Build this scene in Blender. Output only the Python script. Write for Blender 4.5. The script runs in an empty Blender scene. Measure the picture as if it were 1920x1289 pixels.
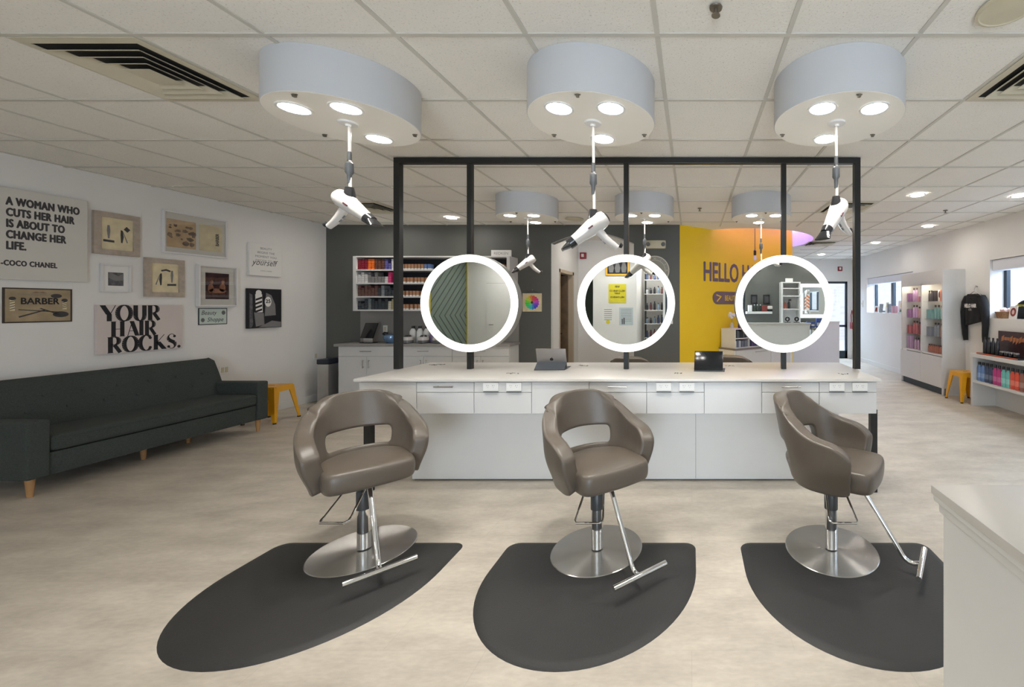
import bpy, bmesh, math, random
from mathutils import Matrix, Vector
random.seed(7)
PI = math.pi
R = math.radians
sc = bpy.context.scene
COL = sc.collection

# ------------------------------------------------------------------ camera, world, exposure
FPX, CX, CY, HE, HC = 772.0, 1297.0, 574.0, 1.54, 1.355   # focal length and centre in px of 1920x1289, eye height, ceiling above the eye
ZC = HE + HC
cam = bpy.data.cameras.new('camera')
cam.sensor_fit = 'HORIZONTAL'; cam.sensor_width = 36.0
cam.lens = FPX / 1920.0 * 36.0
cam.shift_x = (960.0 - CX) / 1920.0
cam.shift_y = (CY - 644.5) / 1920.0
cam.clip_start = 0.02; cam.clip_end = 200
camo = bpy.data.objects.new('camera', cam); COL.objects.link(camo)
camo.location = (0, 0, HE); camo.rotation_euler = (PI / 2, 0, 0)
sc.camera = camo

world = bpy.data.worlds.new('overcast_sky'); sc.world = world
world.use_nodes = True
bgn = world.node_tree.nodes['Background']
bgn.inputs[0].default_value = (0.80, 0.88, 1.0, 1); bgn.inputs[1].default_value = 0.95

sc.view_settings.view_transform = 'Standard'
sc.view_settings.look = 'None'
sc.view_settings.gamma = 1.0
sc.view_settings.exposure = 1.13
sc.view_settings.use_curve_mapping = False

XL, XR, YG, YB, YN = -6.1, 4.7, 6.87, 12.1, -3.92    # left wall, right wall, grey wall, far wall, wall behind the camera

def area(name, loc, rot, sx, sy, power, col):
    l = bpy.data.lights.new(name, 'AREA'); l.shape = 'RECTANGLE'; l.size = sx; l.size_y = sy
    l.energy = power; l.color = col
    o = bpy.data.objects.new(name, l); COL.objects.link(o); o.location = loc; o.rotation_euler = rot
    return o
# daylight that comes in through the glass front behind the camera, the right-hand windows and the far glass door
area('daylight_front', (0.35, YN - 0.55, 1.1), (PI / 2 + 0.42, 0, 0), 2.1, 2.3, 125, (0.84, 0.91, 1.0))
area('daylight_window_near', (XR + 1.5, 5.4, 3.3), (0, R(50), 0), 1.6, 2.4, 120, (0.74, 0.85, 1.0))
area('daylight_window_mid', (XR + 1.5, 1.6, 3.3), (0, R(50), 0), 1.6, 2.8, 240, (0.74, 0.85, 1.0))
area('daylight_window_far', (XR + 1.5, 9.9, 3.3), (0, R(50), 0), 1.6, 2.4, 190, (0.70, 0.83, 1.0))
area('daylight_door', (4.1, YB + 1.5, 3.1), (-R(52), 0, 0), 1.2, 1.4, 130, (0.70, 0.83, 1.0))

# ------------------------------------------------------------------ materials
def mat(name, col, rough=0.5, metal=0.0, var=0.06, scale=6.0, bump=0.0, bscale=80.0, emit=None, estr=0.0, spec=0.5, coat=0.0):
    m = bpy.data.materials.new(name); m.use_nodes = True
    nt = m.node_tree; b = nt.nodes['Principled BSDF']
    b.inputs['Roughness'].default_value = rough; b.inputs['Metallic'].default_value = metal
    b.inputs['Specular IOR Level'].default_value = spec
    b.inputs['Coat Weight'].default_value = coat
    tc = nt.nodes.new('ShaderNodeTexCoord')
    n = nt.nodes.new('ShaderNodeTexNoise'); n.inputs['Scale'].default_value = scale; n.inputs['Detail'].default_value = 4
    nt.links.new(tc.outputs['Object'], n.inputs['Vector'])
    r = nt.nodes.new('ShaderNodeValToRGB')
    r.color_ramp.elements[0].position = 0.3; r.color_ramp.elements[1].position = 0.7
    r.color_ramp.elements[0].color = tuple(c * (1 - var) for c in col) + (1,)
    r.color_ramp.elements[1].color = tuple(min(1, c * (1 + var)) for c in col) + (1,)
    nt.links.new(n.outputs['Fac'], r.inputs['Fac'])
    nt.links.new(r.outputs['Color'], b.inputs['Base Color'])
    if bump:
        n2 = nt.nodes.new('ShaderNodeTexNoise'); n2.inputs['Scale'].default_value = bscale; n2.inputs['Detail'].default_value = 3
        nt.links.new(tc.outputs['Object'], n2.inputs['Vector'])
        bp = nt.nodes.new('ShaderNodeBump'); bp.inputs['Strength'].default_value = bump; bp.inputs['Distance'].default_value = 0.01
        nt.links.new(n2.outputs['Fac'], bp.inputs['Height']); nt.links.new(bp.outputs['Normal'], b.inputs['Normal'])
    if emit:
        b.inputs['Emission Color'].default_value = tuple(emit) + (1,); b.inputs['Emission Strength'].default_value = estr
    return m

def srgb(r, g, b):
    f = lambda c: (c / 255 / 12.92) if c / 255 <= 0.04045 else ((c / 255 + 0.055) / 1.055) ** 2.4
    return (f(r), f(g), f(b))

M = {}
M['wall_white'] = mat('white_wall_paint', srgb(233, 231, 228), 0.6, var=0.015, scale=2, bump=0.05, bscale=180)
M['wall_grey'] = mat('charcoal_wall_paint', srgb(88, 89, 85), 0.5, var=0.03, scale=2, bump=0.05, bscale=180)
M['backsplash'] = mat('pale_grey_paint', srgb(140, 136, 132), 0.5, var=0.02)
M['wall_yellow'] = mat('yellow_wall_paint', srgb(242, 202, 24), 0.55, var=0.02, scale=2, bump=0.05, bscale=180)
M['yellow_trim'] = mat('yellow_trim_paint', srgb(214, 190, 40), 0.5)
M['green'] = mat('dark_green_paint', srgb(106, 119, 110), 0.5, var=0.03)
M['green_dark'] = mat('dark_groove_paint', srgb(74, 84, 78), 0.6)
M['trim_white'] = mat('white_trim_paint', srgb(232, 231, 228), 0.4, var=0.01)
M['laminate'] = mat('white_laminate', srgb(214, 213, 211), 0.32, var=0.012, scale=3)
M['worktop'] = mat('white_worktop', srgb(216, 212, 206), 0.28, var=0.015, scale=4)
M['gap'] = mat('dark_gap', srgb(70, 70, 70), 0.7)
M['black_steel'] = mat('black_powder_coated_steel', srgb(40, 41, 41), 0.38, metal=0.3, var=0.05)
M['chrome'] = mat('polished_chrome', (0.80, 0.80, 0.80), 0.07, 1.0, var=0.01)
M['steel_handle'] = mat('brushed_steel_handle', (0.50, 0.49, 0.48), 0.3, 1.0, var=0.03)
M['leather'] = mat('taupe_leather', srgb(95, 86, 76), 0.36, var=0.05, scale=9, bump=0.12, bscale=260)
M['sleeve'] = mat('dark_grey_plastic', srgb(64, 66, 68), 0.4)
M['rubber'] = mat('black_rubber', srgb(43, 42, 41), 0.55, var=0.10, scale=3, bump=0.15, bscale=140)
M['rubber_dark'] = mat('dark_rubber_foot', srgb(35, 34, 33), 0.6)
M['sofa'] = mat('dark_green_tweed', srgb(60, 66, 63), 0.9, var=0.22, scale=120, bump=0.35, bscale=320)
M['wood_leg'] = mat('light_wood', srgb(176, 134, 88), 0.45, var=0.12, scale=14)
M['wood_door'] = mat('brown_wood_door', srgb(126, 104, 82), 0.5, var=0.16, scale=9)
M['tan'] = mat('tan_paint', srgb(196, 178, 154), 0.5, var=0.03)
M['yellow_metal'] = mat('yellow_enamelled_metal', srgb(226, 162, 24), 0.35, var=0.04)
M['gloss_white'] = mat('gloss_white_plastic', srgb(196, 191, 185), 0.16, var=0.01, coat=0.3)
M['gloss_black'] = mat('gloss_black_plastic', srgb(34, 34, 36), 0.18, var=0.02, coat=0.3)
M['grey_plastic'] = mat('grey_plastic', srgb(108, 108, 110), 0.35)
M['chip'] = mat('dark_red_badge', srgb(80, 42, 48), 0.3)
M['drum'] = mat('white_drum_paint', srgb(200, 201, 203), 0.5, var=0.01)
M['drum_bounce'] = mat('bounce_lit_drum_white', srgb(246, 242, 232), 0.5, var=0.008)  # floor bounce painted in: a paler, warmer copy of the drum white
M['bracket'] = mat('antique_metal', srgb(120, 112, 100), 0.4, 0.6)
M['lamp'] = mat('lamp_lens', (1, 1, 1), 0.4, emit=(1.0, 0.965, 0.915), estr=29.0)
M['downlight'] = mat('downlight_lens', (1, 1, 1), 0.4, emit=(1.0, 0.94, 0.86), estr=56.0)
M['added_wash'] = mat('added_wash_lens', (1, 1, 1), 0.4, emit=(1.0, 0.96, 0.92), estr=130.0)  # only for the added lights that lift the walls behind the camera
M['ring'] = mat('mirror_light_ring', (1, 1, 1), 0.4, emit=(1.0, 0.975, 0.86), estr=0.485)
M['led_white'] = mat('cool_led_strip', (1, 1, 1), 0.4, emit=(0.86, 0.93, 1.0), estr=1.6)
M['led_purple'] = mat('purple_led_strip', (0.6, 0.5, 1), 0.4, emit=(0.42, 0.22, 1.0), estr=9.0)
M['led_warm'] = mat('warm_cabinet_strip', (1, 1, 1), 0.4, emit=(1.0, 0.88, 0.68), estr=16.0)
M['mirror'] = mat('mirror_silver', (0.90, 0.94, 0.93), 0.0, 1.0, var=0.0)
M['housing'] = mat('grey_mirror_housing', srgb(128, 126, 122), 0.4)
M['vent_dark'] = mat('dark_duct', srgb(38, 36, 32), 0.8)
M['vent'] = mat('cream_vent_metal', srgb(206, 198, 176), 0.45, var=0.03)
M['black'] = mat('matt_black_print', srgb(30, 29, 34), 0.7, var=0.02)
M['ink'] = mat('dark_grey_print', srgb(66, 64, 66), 0.7)
M['ink_light'] = mat('mid_grey_print', srgb(128, 126, 126), 0.7)
M['paper'] = mat('white_paper', srgb(234, 232, 228), 0.7, var=0.01)
M['paper_blue'] = mat('pale_blue_paper', srgb(196, 206, 210), 0.7, var=0.02)
M['canvas_white'] = mat('off_white_canvas', srgb(216, 213, 205), 0.75, var=0.015, bump=0.1, bscale=400)
M['canvas_pink'] = mat('pale_rose_canvas', srgb(214, 202, 197), 0.75, var=0.02)
M['driftwood'] = mat('driftwood_frame', srgb(178, 164, 150), 0.6, var=0.14, scale=18)
M['cream_print'] = mat('cream_print', srgb(222, 208, 172), 0.7, var=0.10, scale=12)
M['brown_print'] = mat('brown_print', srgb(196, 168, 130), 0.7, var=0.14, scale=10)
M['sepia'] = mat('sepia_print', srgb(126, 106, 90), 0.7, var=0.5, scale=18)
M['tin'] = mat('aged_tin_sign', srgb(164, 146, 116), 0.5, var=0.22, scale=7)
M['tin_edge'] = mat('dark_tin_edge', srgb(58, 46, 38), 0.5)
M['mint'] = mat('pale_mint_tin', srgb(198, 210, 202), 0.5, var=0.05)
M['photo_dark'] = mat('dark_photo_print', srgb(62, 38, 42), 0.3, var=0.4, scale=12)
M['photo_skin'] = mat('warm_photo_print', srgb(150, 106, 84), 0.3, var=0.3, scale=30)
M['photo_grey'] = mat('grey_photo_print', srgb(96, 96, 100), 0.3, var=0.5, scale=25)
M['frame_white'] = mat('white_frame', srgb(226, 224, 224), 0.35, var=0.01)
M['navy'] = mat('dark_navy_plastic', srgb(38, 44, 58), 0.35)
M['pole_grey'] = mat('storefront_frame', srgb(50, 60, 70), 0.4, 0.3)
M['blind'] = mat('white_roller_blind', srgb(226, 228, 236), 0.8, var=0.01)
M['space_grey'] = mat('space_grey_aluminium', srgb(150, 146, 144), 0.35, 0.7)
M['folio'] = mat('charcoal_folio_cover', srgb(82, 86, 92), 0.7)
M['screen'] = mat('dark_glass_screen', srgb(20, 22, 26), 0.14, var=0.0)
M['stainless'] = mat('stainless_bin', (0.52, 0.52, 0.52), 0.28, 0.9, var=0.04)
M['kick'] = mat('dark_kick_plate', srgb(58, 66, 72), 0.5)
M['red_box'] = mat('dark_red_plastic', srgb(140, 34, 48), 0.4)
M['clock_face'] = mat('stone_grey_clock_face', srgb(150, 149, 140), 0.6, var=0.05)
M['beige'] = mat('beige_plastic', srgb(206, 198, 172), 0.45)
M['snow'] = mat('snowy_ground', srgb(238, 240, 245), 0.8, var=0.04, scale=2)
M['sign_yellow'] = mat('yellow_sign', srgb(222, 208, 50), 0.6)
M['amber'] = mat('amber_frame', srgb(236, 182, 60), 0.5)
M['wicker'] = mat('wicker', srgb(150, 112, 78), 0.7, var=0.3, scale=60, bump=0.5, bscale=90)
M['fabric_black'] = mat('black_sweatshirt_fleece', srgb(27, 27, 29), 0.9, var=0.15, scale=60, bump=0.2, bscale=200)
M['skin_pink'] = mat('pale_pink_print', srgb(226, 196, 190), 0.7)
M['hair_red'] = mat('auburn_print', srgb(140, 62, 54), 0.7)
M['purple_text'] = mat('purple_grey_vinyl', srgb(112, 92, 98), 0.6)
M['porcelain'] = mat('white_porcelain', srgb(232, 232, 230), 0.15)

_cc = {}
def colmat(rgb, rough=0.35, metal=0.0):
    k = (rgb, rough, metal)
    if k not in _cc:
        _cc[k] = mat('coloured_plastic_%d' % len(_cc), srgb(*rgb), rough, metal, var=0.05, scale=30)
    return _cc[k]

def glass_mat(name, tint=(0.93, 0.97, 1.0), fac=0.07):
    m = bpy.data.materials.new(name); m.use_nodes = True
    nt = m.node_tree; nt.nodes.clear()
    o = nt.nodes.new('ShaderNodeOutputMaterial'); mx = nt.nodes.new('ShaderNodeMixShader')
    t = nt.nodes.new('ShaderNodeBsdfTransparent'); g = nt.nodes.new('ShaderNodeBsdfGlossy')
    t.inputs[0].default_value = tint + (1,); g.inputs['Roughness'].default_value = 0.02
    mx.inputs[0].default_value = fac
    nt.links.new(t.outputs[0], mx.inputs[1]); nt.links.new(g.outputs[0], mx.inputs[2]); nt.links.new(mx.outputs[0], o.inputs[0])
    return m
M['glass'] = glass_mat('window_glass')
M['picture_glass'] = glass_mat('picture_glass', (0.98, 0.98, 0.98), 0.06)

def floor_mat():
    m = bpy.data.materials.new('mottled_beige_vinyl'); m.use_nodes = True
    nt = m.node_tree; b = nt.nodes['Principled BSDF']
    tc = nt.nodes.new('ShaderNodeTexCoord')
    mp = nt.nodes.new('ShaderNodeMapping'); mp.inputs['Scale'].default_value = (1.0, 2.6, 1.0)
    nt.links.new(tc.outputs['Object'], mp.inputs['Vector'])
    n1 = nt.nodes.new('ShaderNodeTexNoise'); n1.inputs['Scale'].default_value = 2.2; n1.inputs['Detail'].default_value = 7; n1.inputs['Roughness'].default_value = 0.62
    n2 = nt.nodes.new('ShaderNodeTexNoise'); n2.inputs['Scale'].default_value = 22; n2.inputs['Detail'].default_value = 5
    nt.links.new(mp.outputs[0], n1.inputs['Vector']); nt.links.new(mp.outputs[0], n2.inputs['Vector'])
    mx = nt.nodes.new('ShaderNodeMath'); mx.operation = 'MULTIPLY_ADD'
    nt.links.new(n2.outputs['Fac'], mx.inputs[0]); mx.inputs[1].default_value = 0.35; nt.links.new(n1.outputs['Fac'], mx.inputs[2])
    r = nt.nodes.new('ShaderNodeValToRGB')
    r.color_ramp.elements[0].position = 0.45; r.color_ramp.elements[1].position = 0.90
    r.color_ramp.elements[0].color = srgb(180, 170, 156) + (1,)
    r.color_ramp.elements[1].color = srgb(216, 206, 190) + (1,)
    nt.links.new(mx.outputs[0], r.inputs['Fac'])
    br = nt.nodes.new('ShaderNodeTexBrick'); br.offset = 0.5
    br.inputs['Color1'].default_value = (1, 1, 1, 1); br.inputs['Color2'].default_value = (0.965, 0.965, 0.965, 1); br.inputs['Mortar'].default_value = (0.92, 0.92, 0.92, 1)
    br.inputs['Scale'].default_value = 1.0; br.inputs['Mortar Size'].default_value = 0.0025
    br.inputs['Brick Width'].default_value = 0.92; br.inputs['Row Height'].default_value = 0.46
    nt.links.new(tc.outputs['Object'], br.inputs['Vector'])
    mm = nt.nodes.new('ShaderNodeMix'); mm.data_type = 'RGBA'; mm.blend_type = 'MULTIPLY'; mm.inputs[0].default_value = 1.0
    nt.links.new(r.outputs['Color'], mm.inputs[6]); nt.links.new(br.outputs['Color'], mm.inputs[7])
    nt.links.new(mm.outputs[2], b.inputs['Base Color'])
    b.inputs['Roughness'].default_value = 0.42
    bp = nt.nodes.new('ShaderNodeBump'); bp.inputs['Strength'].default_value = 0.05; bp.inputs['Distance'].default_value = 0.01
    nt.links.new(n2.outputs['Fac'], bp.inputs['Height']); nt.links.new(bp.outputs[0], b.inputs['Normal'])
    return m

def ceil_mat():
    m = mat('mineral_fibre_ceiling_tile', srgb(240, 236, 228), 0.9, var=0.01, bump=0.25, bscale=70)
    nt = m.node_tree; b = nt.nodes['Principled BSDF']
    src = b.inputs['Base Color'].links[0].from_socket
    tc = nt.nodes.new('ShaderNodeTexCoord')
    v = nt.nodes.new('ShaderNodeTexNoise'); v.inputs['Scale'].default_value = 105; v.inputs['Detail'].default_value = 4
    nt.links.new(tc.outputs['Object'], v.inputs['Vector'])
    r = nt.nodes.new('ShaderNodeValToRGB')
    r.color_ramp.elements[0].position = 0.31; r.color_ramp.elements[1].position = 0.40
    r.color_ramp.elements[0].color = (0.74, 0.73, 0.71, 1); r.color_ramp.elements[1].color = (1, 1, 1, 1)
    nt.links.new(v.outputs['Fac'], r.inputs['Fac'])
    mm = nt.nodes.new('ShaderNodeMix'); mm.data_type = 'RGBA'; mm.blend_type = 'MULTIPLY'; mm.inputs[0].default_value = 1.0
    nt.links.new(src, mm.inputs[6]); nt.links.new(r.outputs['Color'], mm.inputs[7]); nt.links.new(mm.outputs[2], b.inputs['Base Color'])
    return m

def brushed_mat():
    m = bpy.data.materials.new('radially_brushed_steel'); m.use_nodes = True
    nt = m.node_tree; b = nt.nodes['Principled BSDF']
    b.inputs['Metallic'].default_value = 1.0; b.inputs['Roughness'].default_value = 0.26
    b.inputs['Anisotropic'].default_value = 0.9; b.inputs['Anisotropic Rotation'].default_value = 0.25
    tg = nt.nodes.new('ShaderNodeTangent'); tg.direction_type = 'RADIAL'; tg.axis = 'Z'
    nt.links.new(tg.outputs[0], b.inputs['Tangent'])
    tc = nt.nodes.new('ShaderNodeTexCoord'); n = nt.nodes.new('ShaderNodeTexNoise'); n.inputs['Scale'].default_value = 8
    nt.links.new(tc.outputs['Object'], n.inputs['Vector'])
    r = nt.nodes.new('ShaderNodeValToRGB'); r.color_ramp.elements[0].color = (0.52, 0.51, 0.49, 1); r.color_ramp.elements[1].color = (0.64, 0.63, 0.61, 1)
    nt.links.new(n.outputs['Fac'], r.inputs['Fac']); nt.links.new(r.outputs['Color'], b.inputs['Base Color'])
    return m

def brick_mat():
    m = bpy.data.materials.new('pale_brick'); m.use_nodes = True
    nt = m.node_tree; b = nt.nodes['Principled BSDF']; b.inputs['Roughness'].default_value = 0.85
    tc = nt.nodes.new('ShaderNodeTexCoord'); mp = nt.nodes.new('ShaderNodeMapping'); mp.inputs['Rotation'].default_value = (PI / 2, 0, 0)
    br = nt.nodes.new('ShaderNodeTexBrick'); br.inputs['Scale'].default_value = 1.0
    br.inputs['Brick Width'].default_value = 0.4; br.inputs['Row Height'].default_value = 0.14; br.inputs['Mortar Size'].default_value = 0.012
    br.inputs['Color1'].default_value = srgb(226, 216, 212) + (1,); br.inputs['Color2'].default_value = srgb(216, 204, 199) + (1,); br.inputs['Mortar'].default_value = srgb(226, 222, 220) + (1,)
    nt.links.new(tc.outputs['Object'], mp.inputs[0]); nt.links.new(mp.outputs[0], br.inputs['Vector']); nt.links.new(br.outputs['Color'], b.inputs['Base Color'])
    return m
M['floor'] = floor_mat(); M['ceiling'] = ceil_mat(); M['brushed'] = brushed_mat(); M['brick'] = brick_mat()
M['tbar'] = mat('ceiling_grid_metal', srgb(206, 202, 192), 0.6, var=0.01)

# ------------------------------------------------------------------ mesh helpers
class MB:
    def __init__(s): s.bm = bmesh.new()
    def _x(s, vs, mtx):
        if mtx is not None: bmesh.ops.transform(s.bm, matrix=mtx, verts=vs)
        return vs
    def box(s, x0, x1, y0, y1, z0, z1, bev=0.0, mtx=None, seg=2):
        r = bmesh.ops.create_cube(s.bm, size=1.0); vs = r['verts']
        bmesh.ops.transform(s.bm, matrix=Matrix.Translation(((x0 + x1) / 2, (y0 + y1) / 2, (z0 + z1) / 2)) @ Matrix.Diagonal((abs(x1 - x0), abs(y1 - y0), abs(z1 - z0), 1)), verts=vs)
        if bev > 0:
            es = list({e for v in vs for e in v.link_edges})
            nb = bmesh.ops.bevel(s.bm, geom=es, offset=bev, segments=seg, profile=0.6, affect='EDGES', clamp_overlap=True)
            vs = list({v for f in nb['faces'] for v in f.verts} | {v for v in vs if v.is_valid})
        return s._x(vs, mtx) and s or s
    def lathe(s, prof, seg=32, mtx=None, sx=1.0, sy=1.0):
        rings = []; allv = []
        for r, z in prof:
            if r < 1e-6:
                v = s.bm.verts.new((0, 0, z)); rings.append([v]); allv.append(v)
            else:
                ring = [s.bm.verts.new((r * sx * math.cos(2 * PI * i / seg), r * sy * math.sin(2 * PI * i / seg), z)) for i in range(seg)]
                rings.append(ring); allv += ring
        for a, b in zip(rings, rings[1:]):
            for i in range(seg):
                j = (i + 1) % seg
                if len(a) == 1 and len(b) == 1: continue
                if len(a) == 1: s.bm.faces.new((a[0], b[i], b[j]))
                elif len(b) == 1: s.bm.faces.new((a[i], b[0], a[j]))
                else: s.bm.faces.new((a[i], b[i], b[j], a[j]))
        s._x(allv, mtx); return s
    def cyl(s, x, y, z0, z1, r, seg=24, r2=None):
        r2 = r if r2 is None else r2
        return s.lathe([(0, z0), (r, z0), (r2, z1), (0, z1)], seg, Matrix.Translation((x, y, 0)))
    def tube(s, pts, r, seg=10, closed=False, caps=True):
        pts = [Vector(p) for p in pts]; n = len(pts)
        rad = r if isinstance(r, (list, tuple)) else [r] * n
        rings = []; up = None
        for i, p in enumerate(pts):
            if closed: d = pts[(i + 1) % n] - pts[i - 1]
            else: d = pts[min(i + 1, n - 1)] - pts[max(i - 1, 0)]
            d.normalize()
            if up is None:
                up = Vector((0, 0, 1)) if abs(d.z) < 0.9 else Vector((1, 0, 0))
            a = (up - d * up.dot(d)).normalized(); b = d.cross(a); up = a
            rings.append([s.bm.verts.new(p + (a * math.cos(2 * PI * k / seg) + b * math.sin(2 * PI * k / seg)) * rad[i]) for k in range(seg)])
        rr = rings + ([rings[0]] if closed else [])
        for A, B in zip(rr, rr[1:]):
            for k in range(seg):
                j = (k + 1) % seg; s.bm.faces.new((A[k], A[j], B[j], B[k]))
        if caps and not closed:
            s.bm.faces.new(rings[0][::-1]); s.bm.faces.new(rings[-1])
        return s
    def prism(s, poly, y0, y1, mtx=None):
        """polygon in the XZ plane, thick from y0 to y1"""
        a = [s.bm.verts.new((p[0], y0, p[1])) for p in poly]; b = [s.bm.verts.new((p[0], y1, p[1])) for p in poly]
        n = len(poly)
        s.bm.faces.new(a); s.bm.faces.new(b[::-1])
        for i in range(n):
            j = (i + 1) % n; s.bm.faces.new((a[j], a[i], b[i], b[j]))
        s._x(a + b, mtx); return s
    def slab(s, poly, z0, z1):
        a = [s.bm.verts.new((p[0], p[1], z0)) for p in poly]; b = [s.bm.verts.new((p[0], p[1], z1)) for p in poly]
        n = len(poly)
        s.bm.faces.new(a[::-1]); s.bm.faces.new(b)
        for i in range(n):
            j = (i + 1) % n; s.bm.faces.new((a[i], a[j], b[j], b[i]))
        return s
    def ring2d(s, cx, cz, ro, ri, y0, y1, seg=64):
        """flat annulus in the XZ plane"""
        vs = []
        for k in range(seg):
            a = 2 * PI * k / seg; c, n = math.cos(a), math.sin(a)
            vs.append([s.bm.verts.new((cx + ro * c, y0, cz + ro * n)), s.bm.verts.new((cx + ri * c, y0, cz + ri * n)),
                       s.bm.verts.new((cx + ri * c, y1, cz + ri * n)), s.bm.verts.new((cx + ro * c, y1, cz + ro * n))])
        for k in range(seg):
            A, B = vs[k], vs[(k + 1) % seg]
            for q in range(4):
                w = (q + 1) % 4; s.bm.faces.new((A[q], A[w], B[w], B[q]))
        return s
    def mesh(s, me):
        s.bm.from_mesh(me); return s
    def build(s, name, m, parent=None, smooth=None, subsurf=0, loc=None, rot=None):
        bmesh.ops.recalc_face_normals(s.bm, faces=s.bm.faces)
        me = bpy.data.meshes.new(name); s.bm.to_mesh(me); s.bm.free()
        me.materials.append(m)
        o = bpy.data.objects.new(name, me); COL.objects.link(o)
        if smooth is not False:
            for p in me.polygons: p.use_smooth = True
            if smooth != 'full':
                try: me.set_sharp_from_angle(angle=R(35 if smooth is None else smooth))
                except Exception: pass
        if parent is not None: o.parent = parent
        if loc is not None: o.location = loc
        if rot is not None: o.rotation_euler = rot
        if subsurf:
            md = o.modifiers.new('subsurf', 'SUBSURF'); md.levels = subsurf; md.render_levels = subsurf
        return o

def tag(o, label, cat, group=None):
    o['label'] = label; o['category'] = cat
    if group: o['group'] = group
    return o
def thing(name, label, cat, loc=(0, 0, 0), rz=0.0, group=None):
    o = bpy.data.objects.new(name, None); COL.objects.link(o)
    o.empty_display_size = 0.1
    o.location = loc; o.rotation_euler = (0, 0, rz)
    return tag(o, label, cat, group)
def struct(mb, name, m, parent=None, **k):
    o = mb.build(name, m, parent, smooth=False, **k)
    if parent is None: o['kind'] = 'structure'
    return o
def sig(o, label):
    o['label'] = label; return o
def kids(o): return [c for c in bpy.data.objects if c.parent == o]
def dup(root, loc, rz=None, label=None, group=None):
    m = {}
    r = root.copy(); COL.objects.link(r); r.location = loc
    if rz is not None: r.rotation_euler = (0, 0, rz)
    if label: r['label'] = label
    if group: r['group'] = group
    for c in kids(root):
        d = c.copy(); COL.objects.link(d); d.parent = r
        for g in kids(c):
            e = g.copy(); COL.objects.link(e); e.parent = d
    return r

def text_mb(body, size, bold=0.0, sx=1.0, align='LEFT', depth=0.001, spacing=1.0, shear=0.0):
    cu = bpy.data.curves.new('t', 'FONT'); cu.body = body; cu.size = size; cu.align_x = align
    cu.space_character = spacing; cu.shear = shear; cu.resolution_u = 3
    ob = bpy.data.objects.new('t', cu); COL.objects.link(ob)
    bpy.context.view_layer.update()
    me = bpy.data.meshes.new_from_object(ob.evaluated_get(bpy.context.evaluated_depsgraph_get()))
    bpy.data.objects.remove(ob); bpy.data.curves.remove(cu)
    me.transform(Matrix.Diagonal((sx, 1, 1, 1)))
    me.transform(Matrix.Rotation(PI / 2, 4, 'X'))
    b = MB(); b.mesh(me)
    if bold > 0:                                   # heavier strokes: the same outline struck again a hair to each side
        for q, (dx, dz) in enumerate(((1, 0), (-1, 0), (0, 1), (0, -1), (.7, .7), (-.7, -.7), (.7, -.7), (-.7, .7))):
            me.transform(Matrix.Translation((dx * bold, -.00002 * (q + 1), dz * bold))); b.mesh(me); me.transform(Matrix.Translation((-dx * bold, .00002 * (q + 1), -dz * bold)))
    bpy.data.meshes.remove(me)
    return b
def text(body, size, m, parent, x, y, z, name='lettering', **k):
    """lettering that reads from -Y, baseline at (x, z), lying on the plane y"""
    b = text_mb(body, size, **k)
    return b.build(name, m, parent, smooth=False, loc=(x, y, z))

def pen(letter_paths, thick, thin, ang=0.0):
    """fat-face letters: a broad pen whose width follows the stroke direction"""
    polys = []
    for path in letter_paths:
        n = len(path)
        for i in range(n - 1):
            (x0, z0), (x1, z1) = path[i], path[i + 1]
            L = math.hypot(x1 - x0, z1 - z0)
            if L < 1e-6: continue
            polys.append(((x0, z0), (x1, z1)))
    return polys

# ------------------------------------------------------------------ the setting
def plan_floor():
    b = MB(); b.slab([(XL - .12, YN - 1.5), (XR + .3, YN - 1.5), (XR + .3, YB + .12), (XL - .12, YB + .12)], -0.1, 0.0)
    return struct(b, 'floor', M['floor'])
plan_floor()

# left wall: white to the grey wall, green battens behind the camera
b = MB(); b.box(XL - .12, XL, -2.24, YG + 0.0, 0, ZC + .05); struct(b, 'wall_left', M['wall_white'])
b = MB(); b.box(XL - .12, XL, YN, -2.24, 0, ZC + .05); struct(b, 'wall_left_green', M['green'])
b = MB()
for k in range(16):                                    # diagonal grooves that meet in a V at 1.3 m
    y0 = -0.72 - 0.22 * k
    for sg, tm in ((1, 1.52), (-1, 1.2)):
        t0, t1 = max(0.0, y0 + 2.34), min(tm, y0 - YN - .03)
        if t1 - t0 < .06: continue
        p = [(y0 - t0, 1.3 + sg * t0), (y0 - t0 + .022, 1.3 + sg * t0), (y0 - t1 + .022, 1.3 + sg * t1), (y0 - t1, 1.3 + sg * t1)]
        b.prism(p, -0.008, 0.0, Matrix.Translation((XL, 0, 0)) @ Matrix.Rotation(PI / 2, 4, 'Z'))
struct(b, 'trim_1', M['green_dark'])
b = MB(); b.box(XL, XL + .012, -2.34, -2.24, 0.0, ZC); struct(b, 'trim_2', M['yellow_trim'])
b = MB(); b.box(XL, XL + .015, YG - 9.1, YG, 0, 0.11, .004); struct(b, 'baseboard_left', M['trim_white'])
b = MB(); b.box(XL, XL + .02, YN, YN + .02, 0.0, ZC); struct(b, 'trim_3', M['yellow_trim'])

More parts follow.
